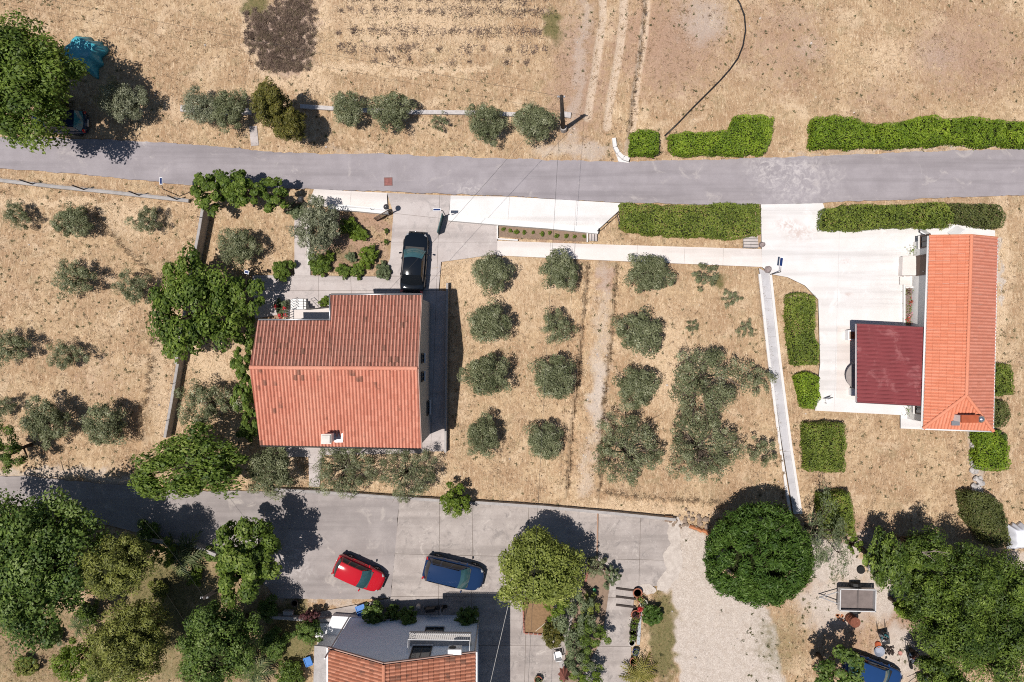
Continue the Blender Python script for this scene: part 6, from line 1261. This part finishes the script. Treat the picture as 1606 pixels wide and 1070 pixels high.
for a in ((999, 928, 7, M_TERRA, None, 'empty round terracotta pot at the head of the row along the walk'), (1003, 938, 5, M_TERRA, L_LIME, 'pot with a yellow-green plant second in the row'), (1008, 944, 6, M_POTW, L_GREYF, 'pale pot with a grey succulent beside the ball bush'), (1003, 953, 4, M_TERRA, L_RED, 'little red plant pot below the succulent'), (996, 962, 7, M_TERRA, L_PLUM, 'terracotta pot with a dark plant, middle of the row'), (996, 970, 6, M_POTB, L_BRIGHT, 'dark pot with a bright green plant below the terracotta one'), (993, 980, 6, M_POTB, L_BROAD, 'dark pot with a green bush, middle of the row'), (992, 990, 6, M_POTB, None, 'square-looking empty dark pot below the green ones'), (992, 998, 5, M_POTB, L_BRIGHT, 'small pot with a bright plant right above a pale pot'), (990, 1006, 5, M_POTW, None, 'pale empty pot on the edge of the walk'), (996, 1020, 5, mat('blue_pot', (.03, .05, .2)), L_GREYF, 'blue pot with a pale plant'), (993, 1035, 6, M_TERRA, None, 'empty terracotta pot low in the row'), (990, 1050, 6, M_TERRA, L_PLUM, 'terracotta pot by the yellowish palm'), (844, 1064, 6, M_TERRA, L_GREYF, 'single brown pot on the yard near the bottom edge'), (464, 944, 5, M_POTB, None, 'dark round tub on the verge of the lower road'), (1400, 888, 1, M_TERRA, None, '')):
    if a[5]: pot(*a)
b = MB(); q = [(0, 0), (.9, .05), (.95, 3.0), (.1, 3.4)]; 
b = MB(); b.prism([P(1001, 958), P(1006, 958), P(1003, 1010), P(998, 1010)], -.05, .14); tag(b.build('trough', mat('grey_trough', (.42, .43, .45))), 'narrow grey trough beside the row of pots', 'trough')
# brick edged beds
M_BRK = mat('red_brick', (.34, .145, .105), var=.25, sc=6, rv=.25)
def brick_edge(name, pts, lab):
    root = empty(name, P(*pts[0]), 0, lab, 'garden bed'); o = root.location; proto = None
    for (a, q) in zip(pts[:-1], pts[1:]):
        A_, B2 = P(*a) - o, P(*q) - o; n = max(1, int((B2 - A_).length / .26)); an = math.atan2(B2.y - A_.y, B2.x - A_.x)
        for k in range(n):
            p = A_.lerp(B2, (k + .5) / n)
            if proto is None: b = MB(); b.box((0, 0, 0), (.235, .11, .24)); proto = b.build('brick', M_BRK, root, bevel=.008); ob = proto
            else: ob = proto.copy(); COL.objects.link(ob); setparent(ob, root)
            ob.location = (p.x, p.y, .06 + random.uniform(-.012, .012)); ob.rotation_euler = (0, 0, an + random.uniform(-.05, .05))
    return root
r1 = brick_edge('brick_edged_bed', [(820, 940), (822, 992), (850, 994)], 'bare brown bed with a brick edge beside the bottom house shadow'); r2 = brick_edge('brick_edged_bed', [(918, 912), (924, 884), (935, 886), (958, 899)], 'brick edged bed with a dead log at the top of the garden walk')
b = MB(); b.prism([P(822, 938), P(868, 938), P(868, 993), P(823, 992)], -.1, .06); b.build('bed_soil', mat('brown_bed', (.27, .165, .085), var=.3, sc=6), kind='structure')
b = MB(); b.prism([P(920, 890), P(935, 889), P(958, 903), P(945, 1000), P(905, 1075), P(880, 1075), P(890, 1000)], -.1, .05); b.build('bed_soil', mat('bed_soil', (.27, .19, .135)), kind='structure')
b = MB(); b.tube([P(930, 883, .25), P(942, 886, .28), P(952, 893, .28), P(960, 902, .2)], [.10, .14, .12, .05], 8); tag(b.build('log', M_BARKD), 'dark curved log lying across the brick edged bed', 'log')
b = MB(); b.tube([P(867, 968, .1), P(840, 990, .08)], .025, 6); tag(b.build('bamboo_stick', mat('pale_stick', (.6, .52, .42))), 'pale stick lying across the brown brick edged bed', 'stick')
b = MB(); b.lathe((0, 0, 0), [(.10, 0), (.13, .15), (.11, .22), (.03, .24)], 10); o = b.build('green_bucket', mat('green_plastic', (.01, .26, .09), rough=.4)); o.location = P(932, 924, .3); tag(o, 'small bright green plastic bucket among the garden plants', 'bucket')
# white chair and folded brown parasol
wc = empty('plastic_chair', P(874, 1023, 0), R_(10), 'white plastic chair beside the clipped ball bush', 'chair'); b = MB(); b.box((0, 0, .42), (.48, .48, .04)); b.build('seat', M_WHITEM, wc, bevel=.015); b = MB(); b.box((.02, -.25, .66), (.48, .05, .48)); b.build('backrest', M_WHITEM, wc, bevel=.015)
for sx in (-1, 1):
    b = MB(); b.box((sx * .25, 0, .62), (.05, .46, .04)); b.build('armrest', M_WHITEM, wc)
    for sy in (-1, 1): b = MB(); b.tube([(sx * .22, sy * .22, 0), (sx * .22, sy * .22, .6 if sy > 0 else .42)], .025, 5); b.build('leg', M_WHITEM, wc)
M_PAR = mat('brown_canvas', (.26, .10, .075), var=.2); pa = empty('folded_parasol', P(882, 1041, 0), 0, 'faded brown parasol partly folded on the yard beside the white chair', 'parasol'); b = MB(); b.tube([(0, 0, 0), (0, 0, 2.1)], .025, 7); b.build('pole', M_ALU, pa); b = MB(); n = 8; ring = [(math.cos(t) * (.30 if k % 2 else .44), math.sin(t) * (.42 if k % 2 else .62), 1.55) for k, t in enumerate(np.linspace(0, 2 * math.pi, 17)[:-1])]
for k in range(16): b.face([ring[k], ring[(k + 1) % 16], (0, 0, 2.15)])
b.build('canopy', M_PAR, pa); b = MB(); b.lathe((0, 0, 0), [(.25, 0), (.25, .06), (.05, .1)], 12); b.build('base', M_CONC, pa)
# blue tubs
def tub(px, py, lab, r=.26):
    root = empty('blue_tub', P(px, py, 0), R_(20), lab, 'tub', 'blue plastic tubs'); root.location.z = .02; b = MB(); b.box((0, 0, .13), (r * 1.6, r * 2.1, .26), top=1.12); b.build('tub_body', mat('blue_plastic', (.02, .17, .52), rough=.35), root, bevel=.03); b = MB()
    for sx in (-1, 1): b.box((sx * r * .92, 0, .28), (.05, r * 2.4, .04)); b.box((0, sx * r * 1.18, .282), (r * 1.8, .05, .04))
    b.build('rim', mat('blue_plastic', (.02, .17, .52)), root)
tub(485, 1035, 'blue plastic tub on the lawn beside the flat-roofed annex'); tub(568, 956, 'blue plastic tub at the corner of the bottom house', .34)
b = MB(); b.tube([P(481, 1046, .05), P(489, 1040, .1)], .03, 5); tag(b.build('white_pipe', M_WHITEM), 'short white pipe lying by the blue tub on the lawn', 'pipe')
b = MB(); b.box((0, 0, .2), (.7, .3, .4)); o = b.build('stone_bench', M_CONC, bevel=.02); o.location = P(454, 959, 0); tag(o, 'short pale stone block at the left end of the low wall', 'block')
b = MB(); b.tube([(math.cos(t) * .3, math.sin(t) * .3, .05) for t in np.linspace(0, 6.28, 20)], .015, 4); o = b.build('wire_ring', M_DARKFR); o.location = P(471, 951, 0); tag(o, 'thin wire ring lying by the dark tub on the verge', 'ring')
b = MB(); b.box((0, 0, .15), (.3, .25, .3)); o = b.build('red_crate', mat('red_plastic', (.35, .02, .03))); o.location = P(597, 955, 0); tag(o, 'small red crate in the shade in front of the bottom house', 'crate')
b = MB(); b.lathe((0, 0, 0), [(.14, 0), (.18, .3), (.12, .5), (.05, .55)], 10); o = b.build('white_jug', M_POTW); o.location = P(657, 949, 0); tag(o, 'pale jug standing in the shade in front of the bottom house', 'jug')
sc_ = empty('black_scooter', P(684, 951, .0), R_(5), 'dark scooter in the shade in front of the bottom house', 'scooter'); 
for x in (-.6, .6): b = MB(); b.lathe((0, 0, 0), [(.12, -.05), (.22, -.05), (.24, 0), (.22, .05), (.12, .05)], 14); q = b.build('wheel', M_TYRE, sc_, smooth=True); q.rotation_euler = (R_(90), 0, 0); q.location = (x, 0, .24)
b = MB(); b.box((-.35, 0, .72), (.7, .28, .14), top=.85); b.build('seat', M_BLACKM, sc_, bevel=.03); b = MB(); b.box((-.35, 0, .5), (.75, .3, .32), top=.8); b.box((.1, 0, .32), (.5, .32, .08)); b.box((.5, 0, .62), (.12, .36, .62), top=.7); b.build('body', M_DARKFR, sc_, bevel=.03); b = MB(); b.tube([(.48, -.34, 1.0), (.42, 0, 1.02), (.48, .34, 1.0)], .02, 6); b.build('handlebar', M_ALU, sc_)
# junk corner
M_RUST = mat('rusty_steel', (.24, .085, .05), var=.35, sc=6)
dr = empty('oil_drum', P(1342, 977, .9), 0, 'rusty red oil drum standing below the trailer', 'drum'); dr.location.z = gz(dr.location.x, dr.location.y); b = MB(); b.lathe((0, 0, 0), [(.34, 0), (.34, .28), (.36, .30), (.34, .32), (.34, .58), (.36, .6), (.34, .62), (.34, .86), (.36, .88)], 20); b.build('drum_body', M_RUST, dr); b = MB(); b.lathe((0, 0, .865), [(.33, 0), (.33, .012)], 20); b.lathe((.15, .1, .87), [(.04, 0), (.04, .03)], 8); b.build('lid', mat('faded_red_lid', (.30, .115, .085), var=.25, sc=4), dr)
def barrow(px, py, rz, lab, load, lm=None):
    o = P(px, py, .4); root = empty('wheelbarrow', (o.x, o.y, gz(o.x, o.y)), R_(rz), lab, 'wheelbarrow', 'wheelbarrows in the junk corner'); b = MB(); A_ = [(-.42, -.36), (.42, -.28), (.42, .28), (-.42, .36)]; lo = [(x * .72, y * .72, .32) for x, y in A_]; hi = [(x, y, .62) for x, y in A_]; b.mesh(lo + hi, [(0, 1, 2, 3), (0, 4, 5, 1), (1, 5, 6, 2), (2, 6, 7, 3), (3, 7, 4, 0)]); b.build('tray', mat('barrow_tray', (.13, .13, .135), var=.3, sc=5, rough=.6), root)
    for s_ in (-1, 1): b = MB(); b.tube([(.75, s_ * .08, .2), (-.35, s_ * .28, .32), (-1.05, s_ * .30, .55)], .02, 6); b.build('handle', M_BLACKM, root); b = MB(); b.tube([(-.3, s_ * .26, .33), (-.38, s_ * .28, 0)], .018, 5); b.build('leg', M_BLACKM, root)
    b = MB(); b.lathe((0, 0, 0), [(.08, -.04), (.18, -.05), (.2, 0), (.18, .05), (.08, .04)], 14); wl = b.build('wheel', M_TYRE, root, smooth=True); wl.rotation_euler = (R_(90), 0, 0); wl.location = (.78, 0, .2)
    rg = random.Random(int(px)); 
    for k in range(load): 
        b = MB(); b.box((0, 0, 0), (rg.uniform(.1, .22), rg.uniform(.06, .14), rg.uniform(.05, .12)), top=.8); q = b.build('rubble', random.choice(lm), root); q.location = (rg.uniform(-.27, .27), rg.uniform(-.2, .2), .5 + rg.uniform(0, .14)); q.rotation_euler = (rg.uniform(-.5, .5), rg.uniform(-.5, .5), rg.uniform(0, 6))
mx_ = [M_POTW, M_TRIM, M_ALU, mat('teal_scrap', (.04, .2, .22)), M_POTB]
barrow(1386, 1000, -78, 'wheelbarrow heaped with pale and black scrap above the old blue car', 16, mx_); barrow(1430, 1030, -85, 'wheelbarrow with stones and pipes right of the heaped one', 12, [M_POTW, M_ALU, M_RUST]); barrow(1447, 1064, 25, 'teal and black wheelbarrow at the bottom edge', 7, [mat('teal_scrap', (.04, .2, .22)), M_TRIM, M_ALU])
b = MB(); 
def junk(name, px, py, fn, mt, lab, cat):
    b = MB(); fn(b); o = b.build(name, mt); p = P(px, py); o.location = (p.x, p.y, gz(p.x, p.y)); tag(o, lab, cat); return o
junk('orange_disc', 1376, 1010, lambda b: b.lathe((0, 0, 0), [(.08, .05), (.2, 0), (.22, .08), (.2, .16), (.08, .12)], 16), mat('orange_rim', (.42, .10, .04)), 'small orange disc lying against the heaped wheelbarrow', 'disc')
junk('grey_basin', 1377, 1020, lambda b: b.lathe((0, 0, 0), [(.2, 0), (.36, .22), (.38, .22), (.34, .19), (.18, .04)], 18), mat('grey_plastic', (.33, .36, .43), rough=.5), 'grey-blue basin in front of the old blue car', 'basin')
junk('scrap_heap', 1392, 1019, lambda b: [b.box((random.uniform(-.35, .35), random.uniform(-.3, .3), .08 + random.uniform(0, .15)), (random.uniform(.08, .2), random.uniform(.05, .12), .08), rz=random.uniform(0, 6)) for _ in range(26)], M_POTB, 'dark heap of small scrap below the first wheelbarrow', 'scrap heap')['kind'] = 'stuff'
junk('pink_bowl', 1411, 1024, lambda b: b.lathe((0, 0, 0), [(.09, 0), (.15, .09), (.16, .09), (.08, .02)], 14), mat('pink_plastic', (.5, .26, .22)), 'small pink bowl on the ground between two wheelbarrows', 'bowl')
junk('tyre', 1349, 893, lambda b: b.lathe((0, 0, 0), [(.14, .02), (.26, 0), (.3, .09), (.26, .18), (.14, .16)], 16), M_TYRE, 'small tyre lying on the white sandy patch', 'tyre')
junk('grey_bench', 1361, 878, lambda b: (b.box((0, 0, .42), (.34, 1.3, .05)), b.box((0, .5, .2), (.3, .08, .4)), b.box((0, -.5, .2), (.3, .08, .4))), M_CONC, 'narrow grey bench between the white patch and the slim conifer', 'bench')
junk('traffic_sheet', 1317, 968, lambda b: [b.box((random.uniform(-.3, .3), random.uniform(-.25, .25), .03), (.2, .12, .06), rz=random.uniform(0, 3)) for _ in range(7)], mat('orange_brick', (.55, .22, .10)), 'scatter of broken orange tiles left of the oil drum', 'rubble heap')['kind'] = 'stuff'
bpy.data.objects['traffic_sheet'].name = 'broken_tiles'
# stack of orange tiles and stones by the laurel
ts = empty('tile_stack', P(1102, 832, 0), R_(-18), 'row of stacked orange roof tiles between the yard corner and the laurel', 'tile stack')
for k in range(7):
    b = MB(); b.grid(lambda u, v: (-.17 + .34 * u, -.13 + .26 * v, .10 + .16 * math.sin(math.pi * v)), 2, 5); q = b.build('tile', mat('loose_tile', (.55, .22, .10), var=.2, sc=5), ts); q.location = (-.9 + k * .32, random.uniform(-.05, .05), random.uniform(0, .05)); q.rotation_euler = (0, 0, random.uniform(-.3, .3))
junk('wooden_box', 1047, 812, lambda b: (b.box((0, 0, .2), (.5, .3, .4)), b.box((0, 0, .42), (.56, .36, .04))), mat('old_wood', (.22, .13, .075)), 'small brown box on the low wall at the yard corner', 'box')
# dry stone wall right of lawn: individual stones
dw = empty('dry_stone_wall', P(1531, 730, 0), 0, 'loose pale dry stone wall beside the green hedge block below the orange house', 'wall'); o = dw.location; rg = random.Random(4)
bm = bmesh.new(); bmesh.ops.create_icosphere(bm, subdivisions=1, radius=1); meS = bpy.data.meshes.new('stone'); bm.to_mesh(meS); bm.free(); meS.materials.append(mat('wall_stone', (.50, .47, .45), var=.3, sc=4))
for k in range(70):
    y = rg.uniform(682, 772); q = P(1530 + rg.uniform(-7, 7), y) - o; s_ = bpy.data.objects.new('stone', meS); COL.objects.link(s_); setparent(s_, dw); s_.location = (q.x, q.y, rg.uniform(.02, .3)); r = rg.uniform(.11, .24); s_.scale = (r * rg.uniform(.8, 1.4), r, r * .7); s_.rotation_euler = (rg.uniform(-.4, .4), rg.uniform(-.4, .4), rg.uniform(0, 6))
sp_ = empty('stone_pile', P(1081, 815, 0), 0, 'untidy pile of brown stones at the corner of the yard wall', 'stone pile'); o = sp_.location; meT = meS.copy(); meT.materials[0] = mat('brown_stone', (.33, .25, .19), var=.35, sc=4)
for k in range(34):
    q = P(1081 + rg.gauss(0, 15), 816 + rg.gauss(0, 7)) - o; s_ = bpy.data.objects.new('stone', meT); COL.objects.link(s_); setparent(s_, sp_); s_.location = (q.x, q.y, rg.uniform(.0, .15)); r = rg.uniform(.08, .2); s_.scale = (r * rg.uniform(.8, 1.4), r, r * .7); s_.rotation_euler = (rg.uniform(-.4, .4), rg.uniform(-.4, .4), rg.uniform(0, 6))
# draped sheets: turquoise tarpaulin under the shade tree, white sheet over something at the right edge
def drape(name, px, py, L, Wd, h, mt, lab, rz, seed, cat, outline=None, nu=34):
    rg = np.random.default_rng(seed); o = P(px, py, h * .5); b = MB()
    def fn(u, v):
        x, y = (u - .5), (v - .5); r = max(abs(x), abs(y)) * 2; e = 1 + .10 * math.sin(9 * math.atan2(y, x) + seed) * (r ** 3); edge = 1 - max(0, (r - .62) / .38) ** 1.5
        z = h * edge + .09 * float(fbm(np.array(u * 5 + 20), np.array(v * 5 + 20), seed)) + .06 * float(vn(np.array(u * 14 + 30), np.array(v * 10 + 3), seed + 1)) * (.4 + .6 * r)
        tx = outline(x, y) if outline else (x, y); return (tx[0] * L * e, tx[1] * Wd * e, max(z, .02))
    b.grid(fn, nu, nu); ob = b.build(name, mt, smooth=True); ob.location = (o.x, o.y, gz(o.x, o.y)); ob.rotation_euler = (0, 0, R_(rz)); s2 = ob.modifiers.new('thick', 'SOLIDIFY'); s2.thickness = .012; return tag(ob, lab, cat)
drape('tarpaulin', 131, 82, 2.9, 2.3, .9, mat('turquoise_tarp', (.06, .40, .49), rough=.4, var=.25, sc=1.5, spec=.5, patch=(.34, .62, .68), patch_sc=1.6), 'crumpled turquoise tarpaulin over a heap beside the big shade tree', -32, 3, 'tarpaulin', lambda x, y: (x * (1.05 - .35 * (y + .5)), y + .15 * x))
drape('white_sheet', 1597, 842, 1.25, 1.75, .8, mat('white_cloth', (.72, .74, .80), rough=.7, var=.06), 'white sheet draped over something at the right picture edge', 4, 5, 'cloth')
# dead branch over the thicket
b = MB(); q0 = P(1446, 866, 5.2); o = q0
for k, (x, y) in enumerate(((1480, 872), (1470, 862), (1466, 880), (1490, 868))): q = P(x, y, 5.5 + .1 * k); mid = q0.lerp(q, .5) + Vector((0, .08 * (k - 1.5), .1)); b.tube([q0, mid, q], [.035, .025, .008], 5); b.tube([mid, mid + (q - mid) * .7 + Vector((.05, .25 - .15 * k, .12))], [.014, .005], 4)
tag(b.build('dead_branch', mat('dead_wood', (.25, .205, .175))), 'bare pale dead branch lying over the top of the thicket', 'branch')
# water stain / cable covers not built; check that every label is unique inside its meaning
dups = {k: v for k, v in LABELS.items() if len(v) > 1}
if dups: print('DUP LABELS', dups)
